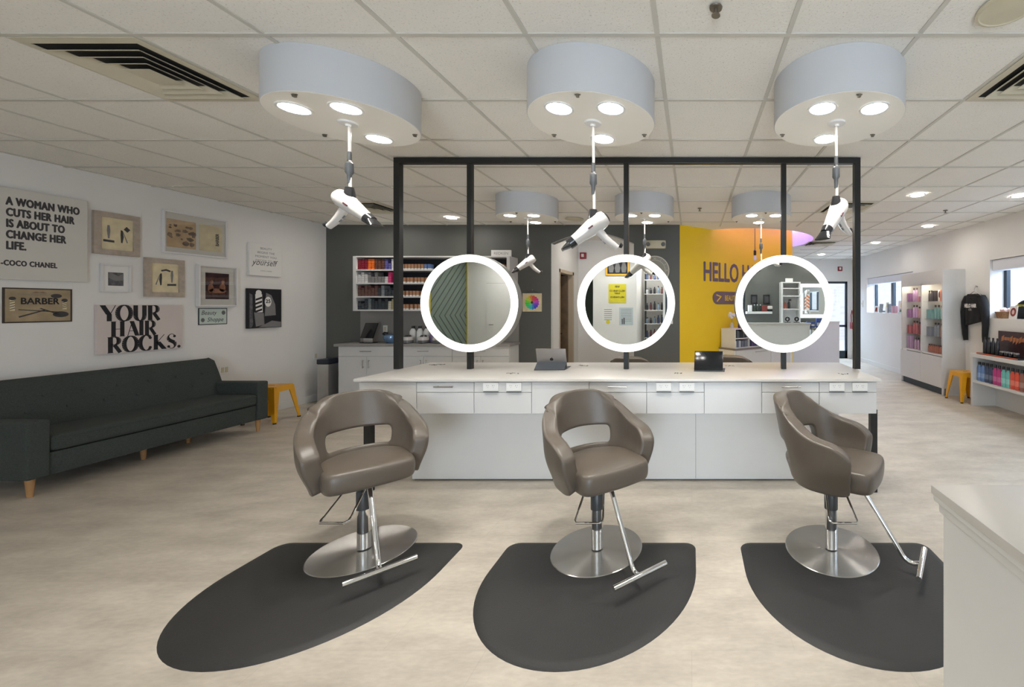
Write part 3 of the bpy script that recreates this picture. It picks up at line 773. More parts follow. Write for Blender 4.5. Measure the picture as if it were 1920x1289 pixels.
def dryer(label, loc, yaw, pitch, zrod, low):
    """a cord from the drum with a coupling, and a dryer hooked at its end; nose along the heading, handle below"""
    t = thing('hair_dryer', label, 'hair dryer', loc, 0, 'white hair dryers on cords')
    L = zrod                                     # cord length from the drum to the hook
    m = MB(); m.tube([(0, 0, -.01), (0.002, 0, -L * .52), (.004, 0, -L * .78), (.005, 0, -L)], .0085, 12); m.build('cord', M['gloss_white'], t)
    m = MB(); z = -L * .50
    m.lathe([(0, z + .04), (.011, z + .04), (.012, z), (.012, z - .012)], 16); m.lathe([(.012, z - .02), (.021, z - .03), (.022, z - .085), (.013, z - .10), (.011, z - .15), (0, z - .15)], 16)
    m.build('coupling', M['sleeve'], t)
    m = MB(); m.lathe([(0, -L + .03), (.022, -L + .025), (.030, -L - .012), (.034, -L - .045), (0, -L - .045)], 20); m.build('hook_collar', M['gloss_black'], t)
    ctr = Matrix.Translation((0, 0, -L - .075)) @ Matrix.Rotation(yaw, 4, 'Z') @ Matrix.Rotation(pitch, 4, 'Y') @ Matrix.Translation((.02, 0, 0))
    RX = Matrix.Rotation(PI / 2, 4, 'Y')
    m = MB(); m.lathe([(0, -.118), (.030, -.118), (.044, -.110), (.052, -.085), (.054, -.055), (.051, -.02), (.043, .04), (.036, .09), (.033, .125), (.030, .128), (0, .128)], 28, ctr @ RX); m.build('body', M['gloss_white'], t)
    m = MB(); m.lathe([(0, -.124), (.030, -.124), (.040, -.116), (.034, -.108), (0, -.108)], 24, ctr @ RX); m.build('rear_grille', M['gloss_black'], t)
    m = MB(); m.lathe([(0, .125), (.034, .125), (.032, .150), (.030, .165), (0, .165)], 24, ctr @ RX)
    k = len(m.bm.verts)
    vs = []
    for (x, hy, hz) in ((.150, .028, .028), (.185, .042, .018), (.215, .052, .009)):
        vs.append([m.bm.verts.new(ctr @ Vector((x, hy * math.cos(2 * PI * q / 16), hz * math.sin(2 * PI * q / 16)))) for q in range(16)])
    for a, b_ in zip(vs, vs[1:]):
        for q in range(16):
            j = (q + 1) % 16; m.bm.faces.new((a[q], a[j], b_[j], b_[q]))
    m.bm.faces.new(vs[-1]); m.bm.faces.new(vs[0][::-1])
    m.build('nozzle', M['gloss_black'], t)
    hp = [(-.030, 0, -.03), (-.028, 0, -.065), (-.030, 0, -.105), (-.038, 0, -.145), (-.052, 0, -.190)]
    m = MB(); m.tube([ctr @ Vector(p) for p in hp], [.030, .026, .024, .022, .018], 16); m.build('handle', M['gloss_white'], t)
    m = MB(); m.tube([ctr @ Vector(p) for p in ((-.073, 0, -.183), (-.080, 0, -.200))], [.0165, .013], 14); m.build('handle_cap', M['gloss_black'], t)
    m = MB()
    for zz in (-.085, -.115):
        p0 = (-.028 - (-.085 - zz) * .12 + .022, 0, zz); m.box(p0[0] - .004, p0[0] + .004, -.006, .006, zz - .012, zz + .012, .003, ctr)
    m.build('switch', M['grey_plastic'], t)
    sy = -1 if math.cos(yaw) > 0 else 1
    m = MB(); m.box(-.012, .022, sy * .049 - .003, sy * .049 + .003, -.004, .006, .002, ctr); m.build('badge', M['chip'], t)
    return t
dryer('white hair dryer hanging above the chair nearest the sofa, its nozzle pointing at the frame', (-2.07, 2.49, ZD - .012), R(-6), R(36), .40, 0)
dryer('white hair dryer hanging in front of the middle of the frame', (-.595, 2.49, ZD - .012), R(198), R(40), .535, 0)
dryer('white hair dryer hanging in front of the frame\'s corner post nearest the retail shelves', (.873, 2.49, ZD - .012), R(222), R(48), .455, 0)
dryer('white hair dryer hanging behind the frame beside the colour wheel picture', (-2.07, 5.2, ZD - .012), R(205), R(38), .46, 0)
dryer('white hair dryer hanging behind the middle mirror in front of the clock', (-.595, 5.2, ZD - .012), R(228), R(50), .45, 0)
dryer('white hair dryer hanging behind the mirror nearest the retail shelves, only its handle tip showing', (.875, 5.2, ZD - .012), R(200), R(36), .56, 0)

# ceiling fittings
def downlight(label, x, y):
    t = thing('ceiling_downlight', label, 'light', (x, y, ZC - .006), 0, 'small recessed ceiling lights')
    m = MB(); m.lathe([(.070, 0), (.090, 0), (.088, -.006), (.072, -.008), (.070, 0)], 40); m.build('trim_ring', M['trim_white'], t)
    m = MB(); m.lathe([(0, -.004), (.071, -.003), (.071, .001), (0, .001)], 32); m.build('lens', M['added_wash'] if y < -2.5 else M['downlight'], t)
for x, y, l in ((4.0, 5.03, 'recessed ceiling light at the edge of the photo over the retail shelves'), (4.0, 6.96, 'recessed ceiling light above the white display cabinet'), (3.93, 8.79, 'recessed ceiling light above the far small window'),
                (2.74, 5.0, 'recessed ceiling light just beyond the frame, away from the windows'), (3.4, 10.8, 'recessed ceiling light nearest the glass door'), (-4.97, 6.29, 'recessed ceiling light by the left corner of the charcoal wall'),
                (-3.67, 6.29, 'recessed ceiling light above the hair colour shelf'), (-1.75, 7.55, 'recessed ceiling light inside the arched opening'),
                (-5.0, -3.2, 'added unseen wash light above the white cupboard door behind the camera'), (-3.7, -3.2, 'added unseen wash light before the dark doorway behind the camera'), (-2.0, -3.2, 'added unseen wash light above the yellow notice behind the camera'), (-1.12, -4.5, 'added unseen wash light inside the pale alcove behind the camera'), (3.2, -3.2, 'added unseen wash light above the glowing barber mirror'),
                (1.9, -3.2, 'added unseen wash light over the barber counter behind the camera')):  # lights behind the camera are added, out of view, to brighten the mirror reflections
    downlight(l, x, y)
def vent(label, ix, iy):
    x = gx + ix * T + T / 2; y = gy + iy * T + T / 2
    t = thing('air_vent', label, 'vent', (x, y, ZC), 0, 'square ceiling air vents')
    h = T / 2 - .008
    def sqring(m, ro, zo, ri, zi, th=.004):
        c = ((-1, -1), (1, -1), (1, 1), (-1, 1))
        A = [m.bm.verts.new((a * ro, b_ * ro, zo)) for a, b_ in c]; B_ = [m.bm.verts.new((a * ri, b_ * ri, zi)) for a, b_ in c]
        A2 = [m.bm.verts.new((a * ro, b_ * ro, zo + th)) for a, b_ in c]; B2 = [m.bm.verts.new((a * ri, b_ * ri, zi + th)) for a, b_ in c]
        for i in range(4):
            j = (i + 1) % 4
            for f in ((A[i], A[j], B_[j], B_[i]), (A2[j], A2[i], B2[i], B2[j]), (A[j], A[i], A2[i], A2[j]), (B_[i], B_[j], B2[j], B2[i])): m.bm.faces.new(f)
    m = MB(); m.box(-h + .03, h - .03, -h + .03, h - .03, -.005, -.003); m.build('duct', M['vent_dark'], t, smooth=False)
    m = MB(); sqring(m, h, -.012, h - .045, -.014); m.build('vent_frame', M['vent'], t, smooth=False)
    for q in (.205, .145, .085):
        m = MB(); sqring(m, q + .045, -.034, q, -.010, .003); m.build('vent_louvre', M['vent'], t, smooth=False)
    m = MB(); m.box(-.075, .075, -.075, .075, -.033, -.030); m.build('vent_plate', M['vent'], t, smooth=False)
vent('large square air vent in the ceiling over the sofa, nearest the camera', -5, 0)
vent('square air vent in the ceiling at the photo\'s upper right edge', 3, 0)
vent('square air vent behind the hair dryer nearest the sofa', -7, 5)
vent('square air vent behind the frame\'s corner post nearest the retail shelves', 3, 5)
vent('small distant air vent in the ceiling towards the glass door', 4, 10)
def round_speaker(label, x, y, r):
    m = MB(); m.lathe([(0, -.006), (r * .86, -.006), (r * .9, -.010), (r, -.006), (r, 0), (0, 0)], 40); o = m.build('ceiling_speaker', M['beige']); o.location = (x, y, ZC - .006)
    tag(o, label, 'speaker', 'round ceiling speakers')
round_speaker('round cream ceiling speaker in front of the arched opening', -1.82, 6.38, .14)
round_speaker('round cream ceiling speaker at the top edge of the photo', 1.43, 1.86, .125)
def sprinkler(label, x, y):
    t = thing('sprinkler_head', label, 'sprinkler', (x, y, ZC - .006), 0, 'ceiling sprinkler heads')
    m = MB(); m.lathe([(0, 0), (.03, 0), (.028, -.006), (0, -.008)], 20); m.build('escutcheon', M['bracket'], t)
    m = MB(); m.cyl(0, 0, -.035, -.006, .008, 12); m.lathe([(0, -.035), (.02, -.035), (.02, -.038), (0, -.038)], 16); m.build('nozzle', M['bracket'], t)
sprinkler('sprinkler head at the very top edge of the photo', .109, 1.86)
sprinkler('sprinkler head in the ceiling between the back drum lights', .11, 5.69)
sprinkler('sprinkler head in the ceiling in front of the window wall', 3.58, 5.81)

# ------------------------------------------------------------------ white half wall in the foreground
t = thing('half_wall', 'white half wall with a moulded flat cap in the near corner of the photo', 'half wall', (.79, .72, 0))
m = MB(); m.box(-.113, .115, -.62, .387, 0, 1.0); m.build('body', M['trim_white'], t, smooth=False)
m = MB(); m.box(-.135, .13, -.62, .409, 1.026, 1.05, .004); m.build('cap', M['worktop'], t)
m = MB(); m.box(-.131, .126, -.62, .405, 1.010, 1.026, .004); m.box(-.122, .12, -.62, .396, .982, 1.008, .006); m.build('moulding', M['trim_white'], t)

# ------------------------------------------------------------------ sofa, stools, bin
def sofa():
    # local: faces -Y, length along X
    L, D = 1.86, .78
    t = thing('sofa', 'long dark green tweed sofa against the picture wall', 'sofa', (-5.64, 4.18, 0), PI / 2)
    h = L / 2; aw = .125
    m = MB(); m.box(-h + aw, h - aw, -D / 2 + .02, D / 2 - .04, .15, .335, .012); m.build('seat_frame', M['sofa'], t)
    m = MB(); m.box(-h + aw + .004, h - aw - .004, -D / 2 - .005, .16, .34, .475, .045, seg=5); s = m.build('seat_cushion', M['sofa'], t)
    m = MB()
    for z in (.352, .462):
        pass
    m.tube([(-h + aw + .02, -D / 2 - .003, .445), (h - aw - .02, -D / 2 - .003, .445)], .005, 6); m.build('piping', M['sofa'], s)
    # leaning tufted back: a grid pressed in at the buttons
    nx, nz = 72, 16; b = MB(); V = []
    btn = [(-.72 + .24 * k, .735) for k in range(7)] + [(-.60 + .24 * k, .615) for k in range(6)]
    w = h - .015
    for i in range(nx + 1):
        row = []
        for k in range(nz + 1):
            x = -w + 2 * w * i / nx; f = k / nz; z = .40 + .50 * f
            y = .07 + .17 * f + .012 * (1 - (2 * f - 1) ** 2) * -1
            e = max(0, abs(f - .5) * 2 - .86) / .14; y += .05 * e * e * (1 if f > .5 else 0)
            ex = max(0, abs(x) - (w - .05)) / .05; y += .05 * ex * ex
            for bx_, bz in btn:
                d2 = ((x - bx_) / .045) ** 2 + ((z - bz) / .04) ** 2; y += .016 * math.exp(-d2)
            row.append(b.bm.verts.new((x, y, z)))
        V.append(row)
    for i in range(nx):
        for k in range(nz): b.bm.faces.new((V[i][k], V[i + 1][k], V[i + 1][k + 1], V[i][k + 1]))
    bk = []
    for i in range(nx + 1):
        x = -w + 2 * w * i / nx
        bk.append((b.bm.verts.new((x, D / 2 - .03, .36)), b.bm.verts.new((x, D / 2 - .0, .885))))
    for i in range(nx):
        b.bm.faces.new((V[i][nz], V[i + 1][nz], bk[i + 1][1], bk[i][1])); b.bm.faces.new((bk[i][1], bk[i + 1][1], bk[i + 1][0], bk[i][0])); b.bm.faces.new((bk[i][0], bk[i + 1][0], V[i + 1][0], V[i][0]))
    for i in (0, nx): b.bm.faces.new(V[i] + [bk[i][1], bk[i][0]])
    bo = b.build('back', M['sofa'], t, smooth=50)
    for bx_, bz in btn:
        f = (bz - .40) / .50; y = .07 + .17 * f - .012 * (1 - (2 * f - 1) ** 2) + .012
        m = MB(); m.lathe([(0, -.008), (.010, -.006), (.014, 0), (.012, .006), (0, .008)], 14, Matrix.Translation((bx_, y, bz)) @ Matrix.Rotation(PI / 2 - .3, 4, 'X')); m.build('button', M['sofa'], bo)
    for s in (-1, 1):
        m = MB(); x0, x1 = sorted((s * h, s * (h - aw))); m.box(x0, x1, -D / 2, D / 2 - .03, .15, .615, .022, seg=4); m.build('arm', M['sofa'], t)
    for (x, y) in ((-h + .06, -D / 2 + .07), (h - .06, -D / 2 + .07), (-.05, -D / 2 + .25), (-h + .06, D / 2 - .1), (h - .06, D / 2 - .1), (.45, .02)):
        m = MB(); m.lathe([(0, 0), (.016, 0), (.027, .152), (0, .152)], 20, Matrix.Translation((x, y, 0))); m.build('leg', M['wood_leg'], t)
sofa()

def stool(label, loc, rz):
    t = thing('metal_stool', label, 'stool', loc, rz, 'yellow metal stools')
    H, a = .475, .148
    m = MB(); m.box(-a, a, -a, a, H - .018, H, .016, seg=4); m.build('seat', M['yellow_metal'], t)
    m = MB(); m.box(-.035, .035, -.010, .010, H - .0005, H + .0012, .0); m.build('hand_slot', M['gap'], t, smooth=False)
    m = MB()
    for s in (-1, 1):
        m.box(-a + .02, a - .02, s * (a + .004) - .004, s * (a + .004) + .004, H - .075, H - .008); m.box(s * (a + .004) - .004, s * (a + .004) + .004, -a + .02, a - .02, H - .075, H - .008)
    m.build('skirt', M['yellow_metal'], t, smooth=False)
    for sx in (-1, 1):
        for sy in (-1, 1):
            m = MB(); top = (sx * (a + .004), sy * (a + .004), H - .012); bot = (sx * .200, sy * .200, .012)
            def sect(c, w, d=.004):
                x, y, z = c
                return [(x, y, z), (x - sx * w, y, z), (x - sx * w, y - sy * d, z), (x - sx * d, y - sy * d, z), (x - sx * d, y - sy * w, z), (x, y - sy * w, z)]
            A = [m.bm.verts.new(p) for p in sect(top, .085)]; B_ = [m.bm.verts.new(p) for p in sect(bot, .032)]
            for i in range(6):
                j = (i + 1) % 6; m.bm.faces.new((A[i], A[j], B_[j], B_[i]))
            m.bm.faces.new(A); m.bm.faces.new(B_[::-1])
            lg = m.build('leg', M['yellow_metal'], t, smooth=False)
            m = MB(); m.lathe([(0, 0), (.020, 0), (.018, .016), (0, .018)], 14, Matrix.Translation((sx * .188, sy * .188, 0))); m.build('foot', M['rubber_dark'], lg)
    m = MB(); m.tube([(-.13, -.13, H - .06), (.13, .13, H - .06)], .006); m.tube([(-.13, .13, H - .06), (.13, -.13, H - .06)], .006); m.build('brace', M['rubber_dark'], t)
stool('yellow metal stool beside the far arm of the sofa', (-5.63, 5.52, 0), R(6))
stool('yellow metal stool between the white display cabinet and the low retail shelves', (4.45, 6.70, 0), R(2))

t = thing('waste_bin', 'slim stainless waste bin with a black lid in the corner beside the colour cabinets', 'bin', (-5.80, 6.56, 0))
m = MB(); m.box(-.09, .09, -.09, .17, .012, .62, .012); m.build('body', M['stainless'], t)
m = MB(); m.box(-.095, .095, -.095, .175, .62, .70, .012); m.build('lid', M['navy'], t)
m = MB(); m.box(-.092, .092, -.092, .172, 0, .016); m.build('foot', M['rubber_dark'], t)
m = MB(); m.box(-.04, .04, -.125, -.09, .02, .032, .004); m.build('pedal', M['steel_handle'], t)

# ------------------------------------------------------------------ pictures on the left wall
def lw(px, py):
    Y = FPX * XL / (px - CX); return Y, HE - (py - CY) * Y / FPX
def picture_spot(px0, px1, pyt, pyb):
    """left and right edge columns and the mid-height rows of a thing on the left wall -> centre Y, centre Z, width, height"""
    ya, yb = FPX * XL / (px0 - CX), FPX * XL / (px1 - CX); yc = (ya + yb) / 2
    return yc, HE - ((pyt + pyb) / 2 - CY) * yc / FPX, yb - ya, (pyb - pyt) * yc / FPX
def hang(name, label, cat, yc, zc, group='pictures on the left wall'):
    return thing(name, label, cat, (XL + .002, yc, zc), PI / 2, group)   # local -Y faces the room, X runs along +Y
def slab_part(name, m, t, w, h, d, y0=0.0, bev=.002, x=0, z=0):
    b = MB(); b.box(x - w / 2, x + w / 2, y0 - d, y0, z - h / 2, z + h / 2, bev); return b.build(name, m, t, smooth=False)
def frame_part(name, m, t, w, h, fw, d, y0=0.0, x=0, z=0):
    b = MB()
    b.box(x - w / 2, x + w / 2, y0 - d, y0, z + h / 2 - fw, z + h / 2, .0015); b.box(x - w / 2, x + w / 2, y0 - d, y0, z - h / 2, z - h / 2 + fw, .0015)
    b.box(x - w / 2, x - w / 2 + fw, y0 - d, y0, z - h / 2 + fw, z + h / 2 - fw, .0015); b.box(x + w / 2 - fw, x + w / 2, y0 - d, y0, z - h / 2 + fw, z + h / 2 - fw, .0015)
    return b.build(name, m, t, smooth=False)

# 1 quotation canvas
yc, zc, w, h = picture_spot(-38, 157, 363, 530)
zc = (2.592 + 1.775) / 2; h = .815
t = hang('quotation_canvas', 'large white canvas with a bold quotation, at the photo\'s edge', 'canvas', yc, zc)
slab_part('canvas', M['canvas_white'], t, w, h, .035)
lh = .0985; zz = h / 2 - .150
for i, s in enumerate(('A WOMAN WHO', 'CUTS HER HAIR', 'IS ABOUT TO', 'CHANGE HER', 'LIFE.')):
    text(s, .098, M['ink'], t, -w / 2 + .113, -.0355, zz - lh * i, bold=.0042, sx=.53, spacing=1.10)
text('-COCO CHANEL', .066, M['ink'], t, -w / 2 + .085, -.0355, -h / 2 + .125, bold=.0028, sx=.60, spacing=1.10)

# 2 barber tin sign
yc, zc, w, h = picture_spot(3, 134, 541, 605)
t = hang('tin_sign', 'aged tan tin barber sign below the quotation canvas', 'sign', yc, zc)
slab_part('plate_rim', M['tin_edge'], t, w, h, .006)
slab_part('plate', M['tin'], t, w - .024, h - .022, .0075); kq = w / .52
text('BARBER', .082, M['black'], t, 0.005, -.0085, .012, align='CENTER', bold=.002, sx=.80)
text('TONSORIAL PARLOR', .022, M['ink_light'], t, -.02, -.0085, .092, align='CENTER')
b = MB(); b.prism([(-.05, .115), (-.02, .128), (0, .122), (.02, .128), (.05, .115), (.02, .113), (0, .117), (-.02, .113)], -.0085, -.0075); b.build('moustache', M['sepia'], t, smooth=False)
b = MB(); b.prism([(-.12, -.10), (.03, -.04), (.035, -.048), (-.115, -.112)], -.0085, -.0075); b.prism([(-.12, -.035), (.12, -.06), (.12, -.067), (-.12, -.043)], -.0085, -.0075); b.prism([(.0, -.03), (.12, -.09), (.125, -.084), (.01, -.025)], -.0085, -.0075); b.build('razor_and_scissors', M['ink'], t, smooth=False)
for (ex, ez, ew, eh) in ((.13 * kq, .09, .034, .020), (.165 * kq, -.085, .050, .028)):
    b = MB(); b.prism([(ex + ew * math.cos(2 * PI * k / 24), ez + eh * math.sin(2 * PI * k / 24)) for k in range(24)], -.0085, -.0075); b.build('oval_badge', M['ink'], t, smooth=False)
for (ex, hgt) in ((-.195 * kq, .10), (.195 * kq, .075)):
    b = MB(); b.prism([(ex - .014, .0 - hgt / 2), (ex + .014, -hgt / 2), (ex + .014, hgt / 2), (ex - .014, hgt / 2)], -.0085, -.0075); pp = b.build('barber_pole_print', M['cream_print'], t, smooth=False)
    b = MB()
    for k in range(4):
        z = -hgt / 2 + .01 + k * hgt / 4.5; b.prism([(ex - .014, z), (ex + .014, z + .012), (ex + .014, z + .018), (ex - .014, z + .006)], -.0092, -.0084)
    b.prism([(ex + .02 * math.cos(2 * PI * k / 16), hgt / 2 + .012 + .016 * math.sin(2 * PI * k / 16)) for k in range(16)], -.0092, -.0084)
    b.build('pole_stripes', M['ink'], pp, smooth=False)

# 3, 5 driftwood frames with razor prints
def razor_print(label, spot, flip):
    yc, zc, w, h = spot
    t = hang('tool_print', label, 'picture', yc, zc)
    fw = w * .15
    frame_part('frame', M['driftwood'], t, w, h, fw, .028)
    slab_part('print', M['cream_print'], t, w - 1.9 * fw, h - 1.9 * fw, .016)
    s = (w - 2 * fw) / .24; f = -1 if flip else 1
    def pr(n, pts, m=M['ink']):
        b = MB(); b.prism([(f * x * s, z * s) for x, z in (pts if f > 0 else pts[::-1])], -.0172, -.0160); b.build(n, m, t, smooth=False)
    pr('brush_drawing', [(-.07, .085), (-.055, .085), (-.05, .03), (-.056, -.05), (-.066, -.05), (-.074, .03)], M['ink_light'])
    pr('razor_drawing', [(.028, .05), (.042, .045), (.050, -.02), (.040, -.085), (.030, -.080), (.026, 0)])
    pr('razor_handle_drawing', [(.040, .045), (.048, .03), (.082, -.075), (.074, -.08)], M['ink_light'])
    if not flip: pr('soap_drawing', [(.072, .092), (.10, .062), (.078, .032), (.050, .060)])
    else: pr('comb_drawing', [(-.05, .085), (-.01, .10), (.035, .085), (.03, .07), (-.01, .08), (-.045, .068)])
    pr('caption_bar', [(-.10, -.062), (-.02, -.066), (-.02, -.088), (-.10, -.085)])
razor_print('square driftwood-framed razor print beside the quotation canvas, with a diamond shape', picture_spot(171, 258, 401, 479), False)
razor_print('square driftwood-framed razor print above the hair slogan canvas, with a comb', picture_spot(268, 342, 486, 557), True)

# 4 small white frame with a dark photo
yc, zc, w, h = picture_spot(186, 242, 496, 548)
t = hang('framed_landscape', 'small white frame with a tiny black and white landscape photo', 'picture', yc, zc)
frame_part('frame', M['frame_white'], t, w, h, .016, .024); slab_part('mount', M['paper'], t, w - .03, h - .03, .012); slab_part('photo', M['photo_grey'], t, w * .52, h * .48, .0135, z=-.01)
b = MB(); b.prism([(-w * .25, .0), (-.05, .06), (.02, .02), (w * .24, .055), (w * .26, -.02), (.0, -.03)], -.0142, -.0134); b.build('photo_light_patch', M['ink_light'], t, smooth=False)

# 6 acrylic frame with two prints
yc, zc, w, h = picture_spot(302, 423, 404, 480)
t = hang('framed_prints', 'wide white frame with two old paper prints, reflecting a lamp in its glass', 'picture', yc, zc)
frame_part('frame', M['frame_white'], t, w, h, .018, .026); slab_part('mount', M['canvas_white'], t, w - .03, h - .03, .012)
p1 = slab_part('print', M['brown_print'], t, w * .43, h * .66, .0135, x=-w * .225, z=-.01)
rs = random.Random(5)
b = MB()
for k in range(26):
    ex = -w * .225 + rs.uniform(-.19, .19) * w; ez = -.02 + rs.uniform(-.26, .22) * h; r_ = rs.uniform(.012, .035)
    n = rs.randint(5, 8); b.prism([(ex + r_ * rs.uniform(.6, 1.3) * math.cos(2 * PI * q / n), ez + r_ * rs.uniform(.5, 1.0) * math.sin(2 * PI * q / n)) for q in range(n)], -.0142 - k * .00002, -.0134)
b.build('figures_drawing', M['sepia'], t, smooth=False)
slab_part('print', M['cream_print'], t, w * .38, h * .66, .0135, x=w * .23, z=-.012)
text('BARBER', .05, M['ink'], t, w * .36, -.0142, -h * .20, sx=.9, bold=.002).rotation_euler = (0, -PI / 2, 0)
b = MB(); b.box(-w / 2 + .018, w / 2 - .018, -.0225, -.021, -h / 2 + .018, h / 2 - .018); b.build('glazing', M['picture_glass'], t, smooth=False)

# 7 white frame with a dark square photo
yc, zc, w, h = picture_spot(366, 440, 499, 575)
t = hang('framed_photograph', 'white square frame with a dark stage photo of two performers, over the small beauty sign', 'picture', yc, zc)
frame_part('frame', M['frame_white'], t, w, h, .018, .045); slab_part('mount', M['canvas_white'], t, w - .03, h - .03, .02)
slab_part('photo', M['photo_dark'], t, w * .60, h * .64, .0215, z=.0)
b = MB()
for (ex, ez, sx_, sz_) in ((-.075, -.03, .032, .060), (.055, -.02, .036, .055), (-.065, .05, .02, .022), (.06, .055, .02, .022), (.0, -.06, .10, .03)):
    b.prism([(ex + sx_ * math.cos(2 * PI * k / 14), ez + sz_ * math.sin(2 * PI * k / 14)) for k in range(14)], -.0222, -.0214)
b.build('figures_in_photo', M['photo_skin'], t, smooth=False)
b = MB(); b.box(-w / 2 + .018, w / 2 - .018, -.039, -.0375, -h / 2 + .018, h / 2 - .018); b.build('glazing', M['picture_glass'], t, smooth=False)

# 8 beauty shoppe tin sign
yc, zc, w, h = picture_spot(371, 425, 578, 609)
t = hang('small_tin_sign', 'small pale mint tin sign with script lettering under the stage photo', 'sign', yc, zc)
slab_part('plate_rim', M['pole_grey'], t, w, h, .005); slab_part('plate', M['mint'], t, w - .018, h - .018, .0062)
text('Beauty', .075, M['pole_grey'], t, -w * .42, -.0068, .022, sx=.80, shear=.3); text('Shoppe', .075, M['pole_grey'], t, -w * .22, -.0068, -.065, sx=.80, shear=.3)
b = MB(); b.prism([(w * .36 + .022 * math.cos(2 * PI * k / 18), .045 + .028 * math.sin(2 * PI * k / 18)) for k in range(18)], -.0068, -.006); b.prism([(-w * .36 + .020 * math.cos(2 * PI * k / 18), -.045 + .026 * math.sin(2 * PI * k / 18)) for k in range(18)], -.0068, -.006); b.build('curl_emblem', M['grey_plastic'], t, smooth=False)

# 9 script canvas
yc, zc, w, h = picture_spot(463, 523, 459, 518)
t = hang('script_canvas', 'small white canvas with grey script lettering, nearest the charcoal wall', 'canvas', yc, zc)
slab_part('canvas', M['paper'], t, w, h, .035)
for i, (s, x) in enumerate((('BEAUTY', .0), ('BEGINS THE', 0), ('MOMENT YOU', 0), ('DECIDE TO BE', 0))):
    text(s, .042, M['ink_light'], t, 0, -.0358, h * .33 - .058 * i, align='CENTER', sx=1.05)
text('yourself', .115, M['ink'], t, -w * .43, -.0358, -h * .17, sx=.84, shear=.35, spacing=1.04)
text('-COCO CHANEL', .022, M['ink_light'], t, 0, -.0358, -h * .36, align='CENTER')

# 10 barber shop photo canvas
yc, zc, w, h = picture_spot(460, 523, 542, 615)
t = hang('photo_canvas', 'dark black and white canvas of a barber shop front, nearest the charcoal wall', 'canvas', yc, zc)
slab_part('canvas', M['black'], t, w, h, .035)
def pr(n, pts, m, y=-.0358): b = MB(); b.prism([(x * w, z * h) for x, z in pts], y, -.0350); b.build(n, m, t, smooth=False)
pr('shop_window_print', [(.02, .40), (.18, .34), (.30, .10), (.32, -.18), (-.02, -.20)], M['ink_light'])
pr('pavement_print', [(-.20, -.48), (.20, -.32), (.48, -.36), (.48, -.49)], M['ink_light'])
pr('lit_sign_print', [(-.46, .38), (-.38, .34), (-.36, -.40), (-.40, -.48), (-.46, -.48)], M['photo_grey'])
pr('barber_pole_print', [(-.30, .36), (-.10, .36), (-.08, -.10), (-.28, -.10)], M['paper'], -.0364)
for k in range(4): pr('pole_stripe_print', [(-.29, .24 - k * .1), (-.10, .30 - k * .1), (-.10, .25 - k * .1), (-.29, .19 - k * .1)], M['black'], -.0368)
pr('pole_globe_print', [(-.20 + .085 * math.cos(2 * PI * k / 18), .39 + .075 * math.sin(2 * PI * k / 18)) for k in range(18)], M['paper'], -.0367)
pr('price_board_print', [(-.33, -.10), (-.05, -.12), (-.03, -.42), (-.28, -.46)], M['ink_light'], -.0364)
pr('round_sign_print', [(.08 + .10 * math.cos(2 * PI * k / 20), .17 + .13 * math.sin(2 * PI * k / 20)) for k in range(20)], M['paper'], -.0368)
text('25', .07, M['black'], t, .08 * w, -.0372, .14 * h, align='CENTER', bold=.002)

# 11 YOUR HAIR ROCKS
yc, zc, w, h = picture_spot(176, 336, 572, 659)
t = hang('slogan_canvas', 'pale rose canvas with a fat black hair slogan, directly above the sofa', 'canvas', yc, zc)
slab_part('canvas', M['canvas_pink'], t, w, h, .035)
def arc(cx, cz, rx, rz, a0, a1, n=28): return [(cx + rx * math.cos(R(a0 + (a1 - a0) * k / n)), cz + rz * math.sin(R(a0 + (a1 - a0) * k / n))) for k in range(n + 1)]
FAT = {
    'Y': [((.0, 1), (.30, .42), 1), ((.62, 1), (.36, .42), 0), ((.32, .45), (.32, 0), 1)],
    'H': [((.13, 1), (.13, 0), 1), ((.60, 1), (.60, 0), 1), ((.13, .5), (.6, .5), 0)],
    'A': [((.10, 0), (.36, 1), 0), ((.33, 1), (.64, 0), 1), ((.18, .34), (.50, .34), 0)],
    'I': [((.13, 1), (.13, 0), 1)],
    'K': [((.13, 1), (.13, 0), 1), ((.62, 1), (.2, .48), 0), ((.25, .52), (.62, 0), 1)],
}
CURV = {'O': [arc(.40, .5, .33, .5, 0, 360)], 'C': [arc(.40, .5, .33, .5, 50, 310)], 'U': [[(.13, 1), (.13, .35)] + arc(.36, .32, .23, .32, 180, 360) + [(.59, 1)]],
        'R': [[(.13, 1), (.13, 0)], [(.13, .985), (.33, .985)] + arc(.33, .75, .22, .235, 90, -90) + [(.13, .515)], [(.33, .5), (.62, .0)]],
        'S': [arc(.30, .76, .21, .24, 40, 200, 16) + [(.14, .60), (.30, .50), (.46, .40)] + arc(.30, .24, .21, .24, 20, -150, 16)]}
WID = {'Y': .60, 'O': .80, 'U': .72, 'R': .70, 'H': .73, 'A': .68, 'I': .26, 'C': .76, 'K': .72, 'S': .60}
